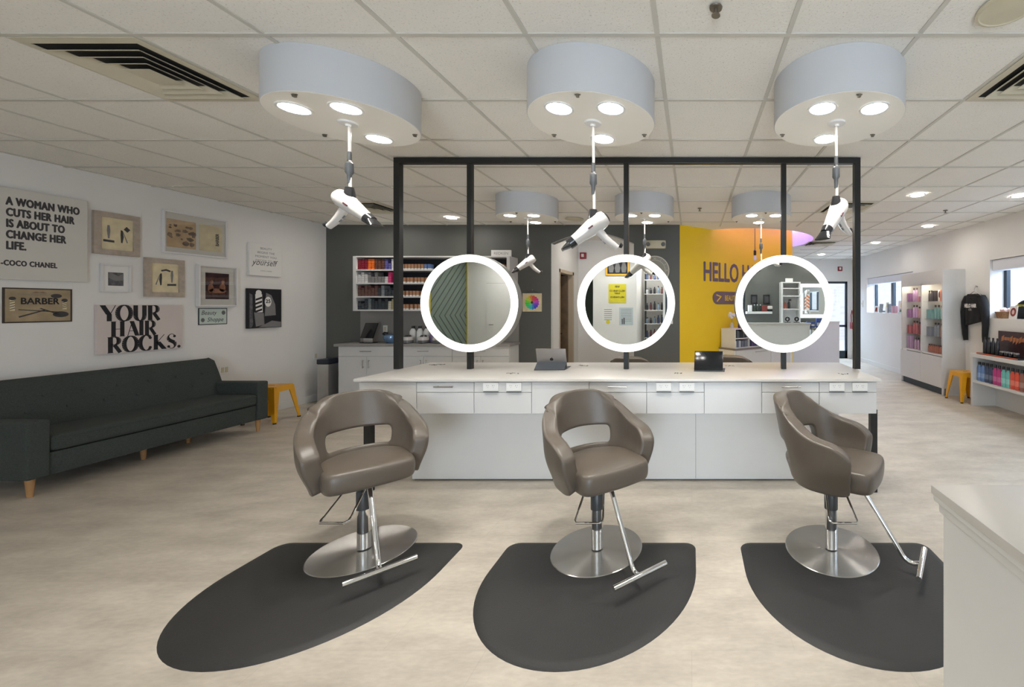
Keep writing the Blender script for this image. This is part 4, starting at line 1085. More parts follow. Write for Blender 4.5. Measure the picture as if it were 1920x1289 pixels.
def fat_text(s, x, z, size, t, m, gap=.06, sx=1.0):
    x0_ = x; x = 0
    for ch in s:
        b = MB(); TK, TN = .118, .018
        def seg(p, q, w0, w1=None):
            d = Vector((q[0] - p[0], q[1] - p[1]))
            if d.length < 1e-6: return
            d.normalize(); n = Vector((-d.y, d.x)); w1 = w0 if w1 is None else w1
            P = [(p[0] + n.x * w0, p[1] + n.y * w0), (p[0] - n.x * w0, p[1] - n.y * w0), (q[0] - n.x * w1, q[1] - n.y * w1), (q[0] + n.x * w1, q[1] + n.y * w1)]
            b.prism([(x + a * size, z + c * size) for a, c in P], -.0362, -.035)
        if ch == '.':
            b.prism([(x + size * (.1 + .1 * math.cos(2 * PI * k / 20)), z + size * (.1 + .1 * math.sin(2 * PI * k / 20))) for k in range(20)], -.0362, -.035); adv = .2
        else:
            for p, q, th in FAT.get(ch, []):
                d = Vector((q[0] - p[0], q[1] - p[1])).normalized(); nx_ = abs(d.y)
                wdt = TK if th else TN
                # horizontal-cut stroke ends
                hw = wdt / max(.3, nx_)
                if nx_ > .3: b.prism([(x + a * size, z + c * size) for a, c in ((p[0] - hw, p[1]), (q[0] - hw, q[1]), (q[0] + hw, q[1]), (p[0] + hw, p[1]))], -.0362, -.035)
                else: seg(p, q, wdt)
            if ch in 'IHKR':
                for sx_ in ((.13,) if ch in 'IKR' else (.13, .60)):
                    for zz_ in (0.012, .988): b.prism([(x + a * size, z + c * size) for a, c in ((sx_ - .15, zz_ - .013), (sx_ + .15, zz_ - .013), (sx_ + .15, zz_ + .013), (sx_ - .15, zz_ + .013))], -.0362, -.035)
            for path in CURV.get(ch, []):
                ds = [Vector((q[0] - p[0], q[1] - p[1])) for p, q in zip(path, path[1:])]
                for i, (p, q) in enumerate(zip(path, path[1:])):
                    def wd(i_):
                        i_ = min(max(i_, 0), len(ds) - 1); d = ds[i_].normalized(); return TN + (TK - TN) * abs(d.y) ** 1.3
                    if ch == 'S':
                        f = i / (len(path) - 1); w_ = TN + (TK - TN) * math.exp(-((f - .5) / .16) ** 2); seg(p, q, w_)
                    else: seg(p, q, (wd(i) + wd(i - 1)) / 2, (wd(i) + wd(i + 1)) / 2)
            if ch in 'CS':
                for (bx_, bz) in (((.62, .82), (.62, .18)) if ch == 'C' else ((.47, .84), (.12, .14))):
                    b.prism([(x + size * (bx_ + .085 * math.cos(2 * PI * k / 18)), z + size * (bz + .085 * math.sin(2 * PI * k / 18))) for k in range(18)], -.0362, -.035)
            adv = WID[ch]
        bmesh.ops.scale(b.bm, vec=(sx, 1, 1), verts=b.bm.verts); bmesh.ops.translate(b.bm, vec=(x0_, 0, 0), verts=b.bm.verts)
        b.build('slogan_letter', m, t, smooth=False); x += size * (adv + gap)
fs = h * .325
def fat_w(q, sz, gap): return sum((WID.get(c, .2) + gap) * sz for c in q) - gap * sz
fat_text('YOUR', -w * .45, h * .165, fs * 1.0, t, M['black'], .05, w * .66 / fat_w('YOUR', fs, .05))
fat_text('HAIR', -w * .36, -h * .155, fs * .96, t, M['black'], .07, w * .52 / fat_w('HAIR', fs * .96, .07))
fat_text('ROCKS.', -w * .395, -h * .485, fs * 1.0, t, M['black'], .045, w * .87 / fat_w('ROCKS.', fs, .045))

def wall_outlet(name, label, loc, rz, n, group='white wall outlets'):
    t = thing(name, label, 'outlet', loc, rz, group); w = .07 if n == 1 else .115
    m = MB(); m.box(-w / 2, w / 2, -.006, 0, -.057, .057, .002); m.build('cover_plate', M['trim_white'], t, smooth=False)
    for k in range(n):
        x = (k - (n - 1) / 2) * .046
        m = MB(); m.box(x - .017, x + .017, -.009, -.006, -.034, .034, .002); m.build('receptacle', M['beige'], t, smooth=False)
Y_, Z_ = lw(420, 694); wall_outlet('wall_outlet', 'double white wall outlet above the far end of the sofa', (XL, Y_, Z_), PI / 2, 2)
Y_, Z_ = lw(591.5, 667.5); wall_outlet('wall_outlet', 'single white wall outlet on the white wall near the waste bin', (XL, Y_, Z_), PI / 2, 1)

# ------------------------------------------------------------------ colour cabinets and hair colour shelf on the charcoal wall
gy0 = 6.50
def gp(px, py, Y): return (px - CX) * Y / FPX, HE - (py - CY) * Y / FPX
b = MB(); b.box(-5.52, -2.88, YG - .0125, YG - .0005, .942, 1.455); o = b.build('backsplash', M['backsplash'], smooth=False)
tag(o, 'pale grey splashback panel on the charcoal wall behind the colour bowls', 'splashback')
cw = .8853
for k in range(3):
    x0 = -5.58 + k * .90; bw = .896
    t = thing('base_cabinet', ['white base cabinet beside the waste bin, with a drawer over two doors', 'white base cabinet seen behind the frame\'s corner post, with a drawer over two doors', 'white base cabinet behind the mirror nearest the sofa'][k], 'cabinet', (x0, gy0, 0), 0, 'white cabinets along the charcoal wall')
    m = MB(); m.box(0, bw, .02, YG - gy0 - .004, .08, .90); m.build('carcass', M['laminate'], t, smooth=False)
    m = MB(); m.box(0.01, bw - .01, .06, YG - gy0 - .01, 0, .08); m.build('kick', M['laminate'], t, smooth=False)
    m = MB(); m.box(.002, bw - .002, 0, .019, .745, .897, .0015); d = m.build('drawer', M['laminate'], t, smooth=False)
    m = MB(); m.tube([(bw / 2 - .085, -.028, .825), (bw / 2 + .085, -.028, .825)], .006, 8)
    for q in (-.07, .07): m.tube([(bw / 2 + q, -.028, .825), (bw / 2 + q, 0, .825)], .004, 6)
    m.build('handle', M['steel_handle'], d)
    for s in (0, 1):
        a, c = (.002, bw / 2 - .002) if s == 0 else (bw / 2 + .002, bw - .002)
        m = MB(); m.box(a, c, 0, .019, .082, .741, .0015); d = m.build('door', M['laminate'], t, smooth=False)
        hx = bw / 2 + (-.045 if s == 0 else .045)
        m = MB(); m.tube([(hx, -.03, .56), (hx, -.03, .69)], .006, 8)
        for q in (.575, .675): m.tube([(hx, -.03, q), (hx, 0, q)], .004, 6)
        m.build('handle', M['steel_handle'], d)
b = MB(); b.box(-5.63, -2.86, gy0 - .03, YG - .002, .90, .94, .004); o = b.build('cabinet_worktop', mat('grey_worktop', srgb(150, 147, 143), .4), smooth=False)
tag(o, 'grey worktop over the white cabinets along the charcoal wall', 'worktop')

# wall shelf with four rows
SX0, SX1, SZ0, SZ1, SY = -5.40, -2.90, 1.46, 2.335, 6.56
t = thing('wall_shelf', 'white wall shelf of hair colour boxes on the charcoal wall', 'shelf', (0, 0, 0))
rz = [SZ0 + .0 + k * (SZ1 - SZ0 - .02) / 4 for k in range(5)]
m = MB(); m.box(SX0, SX0 + .05, SY, YG, SZ0, SZ1, .002); m.build('side_panel', M['laminate'], t, smooth=False)
m = MB(); m.box(SX1 - .05, SX1, SY, YG, SZ0, SZ1, .002); m.build('side_panel', M['laminate'], t, smooth=False)
for k in range(5):
    m = MB(); m.box(SX0 + .05, SX1 - .05, SY, YG - .02, rz[k], rz[k] + .022); m.build('shelf_board', M['laminate'], t, smooth=False)
m = MB(); m.box(SX0 + .05, SX1 - .05, YG - .02, YG, SZ0, SZ1); m.build('back_panel', M['black'], t, smooth=False)
# stacks of hair colour boxes: every box its own
bxm = {}
def colour_box(rgb, w=.047, h=.0315, d=.13):
    k = (rgb, w, h)
    if k not in bxm:
        m = MB(); m.box(-w / 2, w / 2, -d / 2, d / 2, 0, h, .002); o = m.build('hair_colour_box', colmat(rgb, .5), smooth=False)
        bxm[k] = [o, False]
    e = bxm[k]
    if not e[1]: e[1] = True; return e[0]
    o = e[0].copy(); COL.objects.link(o); return o
pal = [
    [(134, 24, 46)] * 3 + [(232, 110, 36)] * 2 + [(96, 58, 46)] * 3 + [(92, 88, 150)] * 2 + [(206, 204, 206)],
    [(214, 212, 212)] * 3 + [(128, 126, 126)] * 5 + [(206, 200, 200)] + [(214, 60, 122)],
    [(104, 72, 66)] * 6 + [(62, 66, 72)] + [(130, 134, 138)] + [(56, 62, 68)] * 3,
    [(54, 60, 68)] * 3 + [(120, 126, 130)] + [(54, 60, 68)] * 2 + [(60, 66, 72)] * 3 + [(196, 190, 176)] + [(176, 166, 130)]]
pname = [['crimson', 'crimson', 'crimson', 'orange', 'orange', 'brown', 'brown', 'brown', 'violet', 'violet', 'white'],
         ['white', 'white', 'white', 'grey', 'grey', 'grey', 'grey', 'grey', 'white', 'pink'],
         ['dark brown'] * 6 + ['charcoal', 'silver', 'charcoal', 'charcoal', 'charcoal'], ['navy'] * 3 + ['silver'] + ['navy'] * 5 + ['cream', 'tan']]
full = [[5, 5, 5, 5, 5, 5, 5, 5, 5, 3, 5], [4, 5, 4, 5, 3, 5, 3, 3, 3, 5], [5, 4, 5, 5, 4, 5, 4, 5, 3, 4, 3], [4, 3, 5, 5, 5, 4, 5, 4, 5, 4, 5]]
rowname = ['top', 'second', 'third', 'bottom']
for r_ in range(4):
    zb = rz[3 - r_] + .0225
    for c_, rgb in enumerate(pal[r_]):
        x = SX0 + .085 + c_ * .0537
        for q in range(full[r_][c_]):
            o = colour_box(rgb); o.location = (x + random.uniform(-.002, .002), SY + .09, zb + q * .0343)
            tag(o, '%s hair colour box, %s row, %s stack from sofa side, %s from bottom' % (pname[r_][c_], rowname[r_], ORD[c_], ORD[q]), 'box', '%s hair colour boxes, %s row' % (pname[r_][c_], rowname[r_]))
# single colour tubes, brown with a white foot
def colour_tube():
    t = thing('hair_colour_tube', '', 'box', (0, 0, 0))
    m = MB(); m.box(-.0185, .0185, -.05, .05, .018, .085, .002); m.build('carton', colmat((172, 128, 96), .5), t, smooth=False)
    m = MB(); m.box(-.0185, .0185, -.05, .05, 0, .018, .001); m.build('carton_foot', M['paper'], t, smooth=False)
    return t
tb = colour_tube(); first = True; tn = {}
tbl = None
for r_ in range(4):
    zb = rz[3 - r_] + .0225; x = SX0 + .085 + 11.0 * .0537 + .01
    while x < SX1 - .09:
        px_ = CX + x * FPX / (SY + .01)
        if 812 < px_ < 925: x += .055; continue
        blue = r_ == 0 and 795 <= px_ <= 812
        lab = ('blue and white hair colour carton in the top row of the wall shelf' if blue else 'small brown hair colour carton in the %s row of the wall shelf' % rowname[r_])
        grp = 'blue hair colour cartons' if blue else 'brown hair colour cartons, %s row' % rowname[r_]
        tn[r_] = tn.get(r_, -1) + 1; lab = '%s brown-and-white carton along the %s row of the hair colour shelf' % (ORD[tn[r_]], rowname[r_]) if not blue else 'blue and white hair colour carton, %s single carton along the top row' % ORD[tn[r_]]
        if blue:
            if tbl is None:
                tbl = dup(tb, (x, SY + .06, zb), None, lab, grp)
                kids(tbl)[0].data = kids(tbl)[0].data.copy(); kids(tbl)[0].data.materials[0] = colmat((92, 120, 170), .5)
            else: dup(tbl, (x, SY + .06, zb), None, lab, grp)
        elif first: tb.location = (x, SY + .06, zb); tb['label'] = lab; tb['group'] = grp; first = False
        else: dup(tb, (x, SY + .06, zb), None, lab, grp)
        x += random.choice((.050, .055, .068))
t = thing('product_sign', 'white sign with outlined brand lettering on top of the wall shelf', 'sign', (-3.06, 6.62, SZ1 - .002))
m = MB(); m.box(-.16, .16, -.012, .012, 0, .105, .003); m.build('board', M['paper'], t, smooth=False)
text('REDKEN', .062, M['backsplash'], t, 0, -.0125, .03, align='CENTER', sx=1.0)

# things on the colour worktop
WZ = .941
t = thing('tablet_stand', 'black tablet leaning on a stand on the grey worktop', 'tablet', ((690 - CX) * 6.62 / FPX, 6.62, WZ), R(-8))
m = MB(); m.box(-.11, .11, -.05, .07, 0, .014, .006); m.build('base', M['gloss_black'], t)
m = MB(); m.box(-.085, .085, .0, .012, .014, .12, .003); m.build('stand', M['stainless'], t)
m = MB(); m.box(-.115, .115, -.008, .008, 0, .26, .006, Matrix.Translation((0, -.025, .08)) @ Matrix.Rotation(R(-22), 4, 'X')); m.build('screen', M['screen'], t)
wall_outlet('wall_outlet', 'single white outlet on the pale splashback above the grey worktop', ((722 - CX) * 6.85 / FPX, YG - .012, HE - (617 - CY) * 6.85 / FPX), 0, 1)
t = thing('mixing_bowl', 'shiny blue bowl with a dark rim on the grey worktop', 'bowl', ((734 - CX) * 6.66 / FPX, 6.66, WZ))
m = MB(); m.lathe([(0, 0), (.06, 0), (.095, .04), (.11, .09), (.10, .13), (.085, .135), (.09, .09), (.07, .03), (0, .02)], 28); m.build('bowl', colmat((116, 146, 180), .15, .5), t)
m = MB(); m.tube([(-.10, 0, .12), (-.13, -.01, .15), (-.10, -.02, .17), (-.05, -.02, .16)], .014); m.build('handle', M['gloss_black'], t)
for k, (px, l) in enumerate(((765, 'white and black wax warmer right behind the frame\'s corner post'), (794, 'white and black wax warmer between the white bottles'), (822, 'white and black wax warmer half hidden by the lit mirror'))):
    t = thing('wax_warmer', l, 'appliance', ((px - CX) * 6.62 / FPX, 6.62, WZ), 0, 'white appliances on the grey worktop')
    m = MB(); m.lathe([(0, 0), (.06, 0), (.078, .012), (.078, .055), (0, .055)], 24); m.build('base', M['grey_plastic'], t)
    m = MB(); m.lathe([(0, .05), (.086, .05), (.082, .095), (.06, .105), (0, .105)], 24); m.build('body', M['gloss_white'], t)
    m = MB(); m.lathe([(0, .104), (.055, .104), (.035, .130), (0, .135)], 20); m.build('lid', M['gloss_black'], t)
def bottle(name, label, cat, loc, rgb, h=.2, r=.03, cap=(30, 30, 32), group=None, square=False, shoulder=.74, capm=None, rz=0, rough=.3):
    t = thing(name, label, cat, loc, rz, group)
    m = MB(); hb = h * (1 - .14); s = hb * shoulder
    prof = [(0, 0), (r * .92, 0), (r, .006), (r, s), (r * .86, s + (hb - s) * .35), (r * .45, hb * .985), (r * .42, hb), (0, hb)]
    m.lathe(prof, 20, None, 1.0, .62 if square else 1.0); m.build('bottle_body', colmat(rgb, rough), t)
    m = MB(); m.lathe([(0, hb - .002), (r * .48, hb - .002), (r * .48, h), (0, h)], 16); m.build('cap', colmat(cap, .35), t)
    return t
for k, px in enumerate((773, 786, 799)):
    bottle('developer_bottle', ['white developer bottle with a black cap, nearest the frame\'s corner post', 'second white developer bottle on the grey worktop', 'white developer bottle nearest the lit mirror'][k], 'bottle', ((px - CX) * 6.74 / FPX, 6.76, WZ), (232, 230, 226), .27, .05, (40, 40, 42), 'white developer bottles')
bottle('purple_bottle', 'purple bottle on the grey worktop beside the lit mirror', 'bottle', ((809 - CX) * 6.70 / FPX, 6.73, WZ), (140, 122, 158), .20, .04, (60, 56, 66))

# colour wheel picture, emergency light, clock, notice on the charcoal wall
x, z = gp(998.5, 567.5, YG)
t = thing('colour_wheel_picture', 'square cream picture of a colour wheel hanging on the charcoal wall', 'picture', (x, YG - .001, z))
slab_part('board', M['cream_print'], t, .315, .305, .02)
import colorsys
for k in range(16):
    a0, a1 = 2 * PI * k / 16, 2 * PI * (k + 1) / 16; am = (a0 + a1) / 2
    c = colorsys.hsv_to_rgb(((k + .5) / 16 * 1.0 - .20) % 1.0, .70, .88); rr_ = .108
    b = MB(); b.prism([(.01 * math.cos(am), .01 * math.sin(am))] + [(rr_ * math.cos(a0 + (a1 - a0) * q / 4), rr_ * math.sin(a0 + (a1 - a0) * q / 4)) for q in range(5)] + [(.122 * math.cos(a0), .122 * math.sin(a0))][:0], -.0215, -.020)
    b.prism([(rr_ * math.cos(a0), rr_ * math.sin(a0)), (rr_ * math.cos(a1), rr_ * math.sin(a1)), (.124 * math.cos(a0 + .05), .124 * math.sin(a0 + .05))][::-1], -.0215, -.020)
    b.build('wheel_segment', colmat(tuple(int(v * 255) for v in c), .6), t, smooth=False)
b = MB(); b.prism([(.022 * math.cos(2 * PI * k / 20), .022 * math.sin(2 * PI * k / 20)) for k in range(20)], -.0222, -.0205); b.build('wheel_hub', M['ink'], t, smooth=False)
m = MB(); m.tube([(-.12, -.004, .150), (0, -.004, .205), (.12, -.004, .150)], .0025, 5); m.build('hanging_wire', M['ink'], t)
m = MB(); m.lathe([(0, -.006), (.006, -.006), (.006, 0), (0, 0)], 10, Matrix.Translation((0, -.006, .208)) @ Matrix.Rotation(PI / 2, 4, 'X')); m.build('nail', M['steel_handle'], t)

x, z = gp(1230, 459.5, YG)
t = thing('emergency_light', 'beige emergency light box with two lenses above the clock', 'light', (x, YG - .001, z))
m = MB(); m.box(-.165, .165, -.07, 0, -.068, .068, .015); m.build('housing', M['beige'], t)
for s in (-1, 1):
    m = MB(); m.lathe([(0, 0), (.035, 0), (.035, .008), (.028, .012), (.028, .005), (0, .005)], 24, Matrix.Translation((s * .125, -.07, 0)) @ Matrix.Rotation(PI / 2, 4, 'X')); m.build('lens_ring', M['grey_plastic'], t)
x, z = gp(1228, 507.5, YG)
t = thing('wall_clock', 'round grey wall clock with a pale rim, mostly behind the middle lit mirror', 'clock', (x, YG - .001, z))
QX = Matrix.Rotation(PI / 2, 4, 'X')
m = MB(); m.lathe([(0, 0), (.235, 0), (.235, .018), (0, .018)], 64, QX); m.build('clock_face', M['clock_face'], t)
m = MB(); m.ring2d(0, 0, .242, .228, -.026, -.016, 64); m.build('rim', M['canvas_white'], t); m = MB(); m.ring2d(0, 0, .175, .169, -.020, -.017, 64); m.build('inner_ring', M['canvas_white'], t)
for k in range(12):
    a = PI / 2 - 2 * PI * k / 12; s = ['XII', 'I', 'II', 'III', 'IIII', 'V', 'VI', 'VII', 'VIII', 'IX', 'X', 'XI'][k]
    o = text(s, .045, M['canvas_white'], t, .185 * math.cos(a), -.0192, .185 * math.sin(a), name='numeral', align='CENTER', sx=.8); o.rotation_euler = (0, -(a - PI / 2), 0)
for L, a, n in ((.10, R(35), 'hour_hand'), (.15, R(200), 'minute_hand')):
    m = MB(); m.box(-.004, L, -.023, -.020, -.005, .005, 0, Matrix.Rotation(-a, 4, 'Y')); m.build(n, M['ink'], t, smooth=False)
x, z = gp(1257, 601, YG)
b = MB(); b.box(-.04, .04, -.003, 0, -.06, .06); o = b.build('wall_notice', M['paper'], smooth=False); o.location = (x, YG - .001, z)
tag(o, 'small white notice on the charcoal wall at the edge of the middle lit mirror', 'notice')
def fire_alarm(label, loc):
    t = thing('fire_alarm', label, 'alarm', loc, 0, 'red fire alarms')
    m = MB(); m.box(-.065, .065, -.045, 0, -.065, .065, .008); m.build('housing', M['red_box'], t)
    m = MB(); m.box(-.032, .022, -.062, -.045, -.03, .038, .006); m.build('strobe', M['paper'], t)
x, z = gp(1094, 480, 8.5); fire_alarm('red fire alarm inside the arched opening', (x, 8.499, z))
x, z = gp(1574.5, 504.5, YB); fire_alarm('red fire alarm on the far wall above the glass door', (x, YB - .001, z))
t = thing('hook_rack', 'row of dark hooks on the brown store room door', 'hooks', (ax0 - .44, 8.035, 1.5))
for k, zz in enumerate((0, -.16, -.42)):
    m = MB(); m.box(-.10, .10, -.012, 0, zz - .02, zz + .02, .003); m.tube([(-.05, -.01, zz), (-.05, -.06, zz - .02), (-.05, -.06, zz + .03)], .008); m.tube([(.05, -.01, zz), (.05, -.06, zz - .02), (.05, -.06, zz + .03)], .008); m.build('hook_rail', M['gloss_black'], t)

# ------------------------------------------------------------------ tablets on the island
def wpt(px, py): Y = FPX * (HE - ZW) / (py - CY); return (px - CX) * Y / FPX, Y
x, y = wpt(1031.5, 694)
t = thing('tablet', 'grey tablet in a folio seen from behind on the white island', 'tablet', (x, y - .02, ZW + .001), R(3))
m = MB(); m.box(-.135, .135, -.005, .002, 0, .185, .004, Matrix.Translation((0, .10, .004)) @ Matrix.Rotation(R(-32), 4, 'X') @ Matrix.Translation((0, 0, 0)))
tilt = Matrix.Translation((0, .055, .004)) @ Matrix.Rotation(R(26), 4, 'X')
m.bm.free(); m = MB(); m.box(-.133, .133, -.004, .004, 0, .19, .003, Matrix.Translation((0, .10, .006)) @ Matrix.Rotation(R(18), 4, 'X')); bk = m.build('back_cover', M['space_grey'], t)
LT = Matrix.Translation((0, .10, .006)) @ Matrix.Rotation(R(18), 4, 'X')
m = MB(); m.prism([(.016 * math.cos(2 * PI * k / 20) * (1 - .12 * math.sin(2 * PI * k / 20)), .088 + .014 * math.sin(2 * PI * k / 20)) for k in range(20)], -.0046, -.0041, LT); m.prism([(.001, .104), (.006, .103), (.010, .112), (.003, .109)], -.0046, -.0041, LT); m.build('logo', M['black'], bk, smooth=False)
m = MB(); m.box(-.133, .133, -.003, .003, 0, .105, .002, Matrix.Translation((0, -.005, .004)) @ Matrix.Rotation(R(-58), 4, 'X') @ Matrix.Translation((0, 0, 0))); m.build('folio_flap', M['folio'], t, smooth=False)
m = MB(); m.box(-.133, .138, -.01, .22, 0, .004, .001); m.build('folio_base', M['folio'], t, smooth=False)
x, y = wpt(1328, 695)
t = thing('tablet', 'dark tablet with its screen facing the chairs on the white island', 'tablet', (x, y - .02, ZW + .001), R(-6))
m = MB(); m.box(-.125, .145, -.05, .14, 0, .004, .001); m.build('folio_base', M['folio'], t, smooth=False)
LT = Matrix.Translation((0, .0, .006)) @ Matrix.Rotation(R(-25), 4, 'X')
m = MB(); m.box(-.128, .128, -.004, .004, 0, .175, .004, LT); sc_ = m.build('screen', M['screen'], t)
m = MB(); m.box(-.128, .128, .0045, .009, 0, .175, .002, LT); m.build('folio_back', M['folio'], t, smooth=False)
m = MB(); m.box(-.12, .12, -.003, .003, 0, .12, .001, Matrix.Translation((0, .14, .004)) @ Matrix.Rotation(R(32), 4, 'X')); m.build('folio_flap', M['folio'], t, smooth=False)

# ------------------------------------------------------------------ yellow wall: lettering, console, cubes, reception desk
def yw(tt, off=.0): p = ya + yd * tt + yn * off; return (p.x, p.y)
t = thing('wall_lettering', 'large purple-grey salon name lettering on the yellow wall', 'lettering', yw(0.50, .001) + (1.985,), yang)
text('HELLO HAIR CO', .475, M['purple_text'], t, 0, -.002, 0, bold=.010, sx=.60, depth=.002)
t = thing('wall_badge', 'purple-grey pill badge with yellow lettering on the yellow wall', 'sign', yw(0.72, .001) + (1.685,), yang)
m = MB(); hh = .115; Lp = 1.30
m.prism([(hh + hh * math.cos(R(90 + 180 * k / 20)), hh * math.sin(R(90 + 180 * k / 20))) for k in range(21)] + [(Lp - hh + hh * math.cos(R(-90 + 180 * k / 20)), hh * math.sin(R(-90 + 180 * k / 20))) for k in range(21)], -.004, 0)
m.build('pill', M['purple_text'], t, smooth=False)
m = MB()
for (p, q) in (((.085, .055), (.205, .02)), ((.205, .03), (.10, -.065))):
    d = Vector((q[0] - p[0], q[1] - p[1])).normalized(); n = Vector((-d.y, d.x)) * .011
    m.prism([(p[0] + n.x, p[1] + n.y), (p[0] - n.x, p[1] - n.y), (q[0] - n.x, q[1] - n.y), (q[0] + n.x, q[1] + n.y)], -.006, -.003)
m.build('arrow', M['wall_yellow'], t, smooth=False)
text('BEAUTY BAR', .135, M['wall_yellow'], t, .29, -.0055, -.047, sx=.62, bold=.001)

CH = .80
t = thing('console_table', 'white console with a grey top standing along the yellow wall', 'console', yw(.86, .41) + (0,), yang)
for xx in (0, 1.50):
    m = MB(); m.box(xx, xx + .035, 0, .40, 0, CH - .03); m.build('side_panel', M['trim_white'], t, smooth=False)
m = MB(); m.box(.0, 1.535, -.02, .405, CH - .03, CH, .003); m.build('console_top', mat('taupe_top', srgb(134, 124, 118), .4), t, smooth=False)
m = MB(); m.box(.04, .93, -.005, .02, .12, CH - .032, .002); d = m.build('door', M['laminate'], t, smooth=False)
m = MB(); m.tube([(.50, -.03, .72), (.80, -.03, .72)], .006); m.build('handle', M['steel_handle'], d)
m = MB(); m.box(.94, 1.49, -.005, .02, .12, CH - .032, .002); d = m.build('door', M['laminate'], t, smooth=False)
m = MB(); m.tube([(1.05, -.03, .72), (1.35, -.03, .72)], .006); m.build('handle', M['steel_handle'], d)
t = thing('cube_shelf', 'white four-cube shelf with magazines, standing on the console by the yellow wall', 'shelf', yw(.90, .39) + (CH + .001,), yang)
cs, th = .34, .014
m = MB(); m.box(0, .69, 0, .36, 0, th); m.build('bottom_board', M['trim_white'], t, smooth=False)
m = MB(); m.box(0, .69, 0, .36, cs - th, cs); m.build('top_board', M['trim_white'], t, smooth=False)
m = MB(); m.box(th, .676, 0, .36, cs / 2 - th / 2, cs / 2 + th / 2); m.build('middle_board', M['trim_white'], t, smooth=False)
m = MB(); m.box(0, th, 0, .36, th, cs - th); m.build('side_board', M['trim_white'], t, smooth=False); m = MB(); m.box(.676, .69, 0, .36, th, cs - th); m.build('side_board', M['trim_white'], t, smooth=False)
m = MB(); m.box(.338, .352, 0, .36, th, cs - th); m.build('divider', M['trim_white'], t, smooth=False); m = MB(); m.box(th, .676, .35, .36, th, cs - th); m.build('back_board', M['trim_white'], t, smooth=False)
rs = random.Random(11)
bn = {}
bp = [(40, 44, 50), (120, 124, 126), (70, 96, 102), (200, 200, 200), (52, 40, 44), (160, 90, 70)]
for (c0, r0, pal_, nm) in ((0, 1, [(40, 44, 50), (90, 96, 100), (66, 80, 86), (40, 40, 44)], 'dark'), (1, 1, [(206, 92, 66), (196, 84, 60), (214, 110, 84)], 'coral'), (0, 0, [(206, 208, 214), (120, 124, 140), (214, 214, 216), (90, 96, 110)], 'pale'), (1, 0, [(70, 60, 104), (52, 48, 84), (88, 76, 118)], 'violet')):
    x = .03 + c0 * .338; z0 = th + r0 * cs / 2 - (th / 2 if r0 else 0) + .0015
    while x < .30 + c0 * .338:
        w_ = rs.uniform(.022, .038); hgt = rs.uniform(.105, .135); rgb = rs.choice(pal_)
        m = MB(); m.box(0, w_, .0, .22, 0, hgt, .0015); o = m.build('magazine_box', colmat(rgb, .6), smooth=False)
        p = ya + yd * (.90 + x) + yn * .37; o.location = (p.x, p.y, CH + .001 + z0); o.rotation_euler = (0, 0, yang)
        bn[nm] = bn.get(nm, -1) + 1; tag(o, '%s spine, %s from the left in the %s cube of the shelf' % (nm, ORD[bn[nm]], ('lower', 'upper')[r0] + ' ' + ('outer', 'inner')[c0]), 'book', '%s spines in the cube shelf' % nm); x += w_ + .003
p = ya + yd * 1.22 + yn * .22
t = thing('spray_bottle', 'purple bottle with a grey pump on top of the cube shelf', 'bottle', (p.x, p.y, CH + cs + .002))
m = MB(); m.lathe([(0, 0), (.062, 0), (.064, .01), (.062, .17), (.045, .20), (0, .205)], 24); m.build('body', colmat((84, 62, 130), .25), t)
m = MB(); m.lathe([(0, .20), (.03, .20), (.03, .225), (.012, .23), (.012, .25), (0, .25)], 16); m.build('pump', M['grey_plastic'], t)
m = MB(); m.tube([(.06, 0, .14), (.085, 0, .13), (.08, 0, .06), (.062, 0, .05)], .007); m.build('handle', colmat((84, 62, 130), .25), t)
p = ya + yd * 1.02 + yn * .18
t = thing('cotton_flower', 'white fluffy flower in a small vase on the cube shelf', 'flower', (p.x, p.y, CH + cs + .002))
m = MB(); m.lathe([(0, 0), (.03, 0), (.035, .04), (.018, .09), (.02, .10), (0, .10)], 18); m.build('vase', M['gloss_white'], t)
m = MB(); m.tube([(0, 0, .08), (0, 0, .20)], .003, 6); m.build('stem', M['green'], t)
m = MB(); rs = random.Random(2)
for k in range(14):
    v = Vector((rs.gauss(0, 1), rs.gauss(0, 1), rs.gauss(0, 1))).normalized() * .04
    r_ = bmesh.ops.create_icosphere(m.bm, subdivisions=1, radius=.032); bmesh.ops.translate(m.bm, vec=v + Vector((0, 0, .235)), verts=r_['verts'])
m.build('bloom', M['paper'], t)
# pendant beside the cove
p = ya + yd * 1.93 + yn * .25
t = thing('pendant_lamp', 'thin black pendant cord with a socket hanging in front of the yellow wall', 'pendant', (1.17, 7.62, ZC + .42))
m = MB(); m.tube([(0, 0, 0), (0, 0, -.74)], .006, 8); m.build('cord', M['rubber_dark'], t)
m = MB(); m.lathe([(0, -.84), (.024, -.84), (.026, -.76), (.012, -.735), (0, -.735)], 18); m.build('socket', M['gloss_black'], t)
m = MB(); m.lathe([(0, -.94), (.025, -.93), (.034, -.895), (.022, -.85), (.018, -.84), (0, -.84)], 18); m.build('bulb', M['porcelain'], t)

t = thing('reception_desk', 'plain white reception desk between the island and the glass door', 'desk', (3.05, 9.75, 0), R(-14))
m = MB(); m.box(-.72, .42, -.03, .62, 0, 1.14, .004); m.build('body', M['laminate'], t, smooth=False)
m = MB(); m.box(-.75, .43, -.035, .65, 1.14, 1.18, .004); m.build('counter', M['worktop'], t, smooth=False)

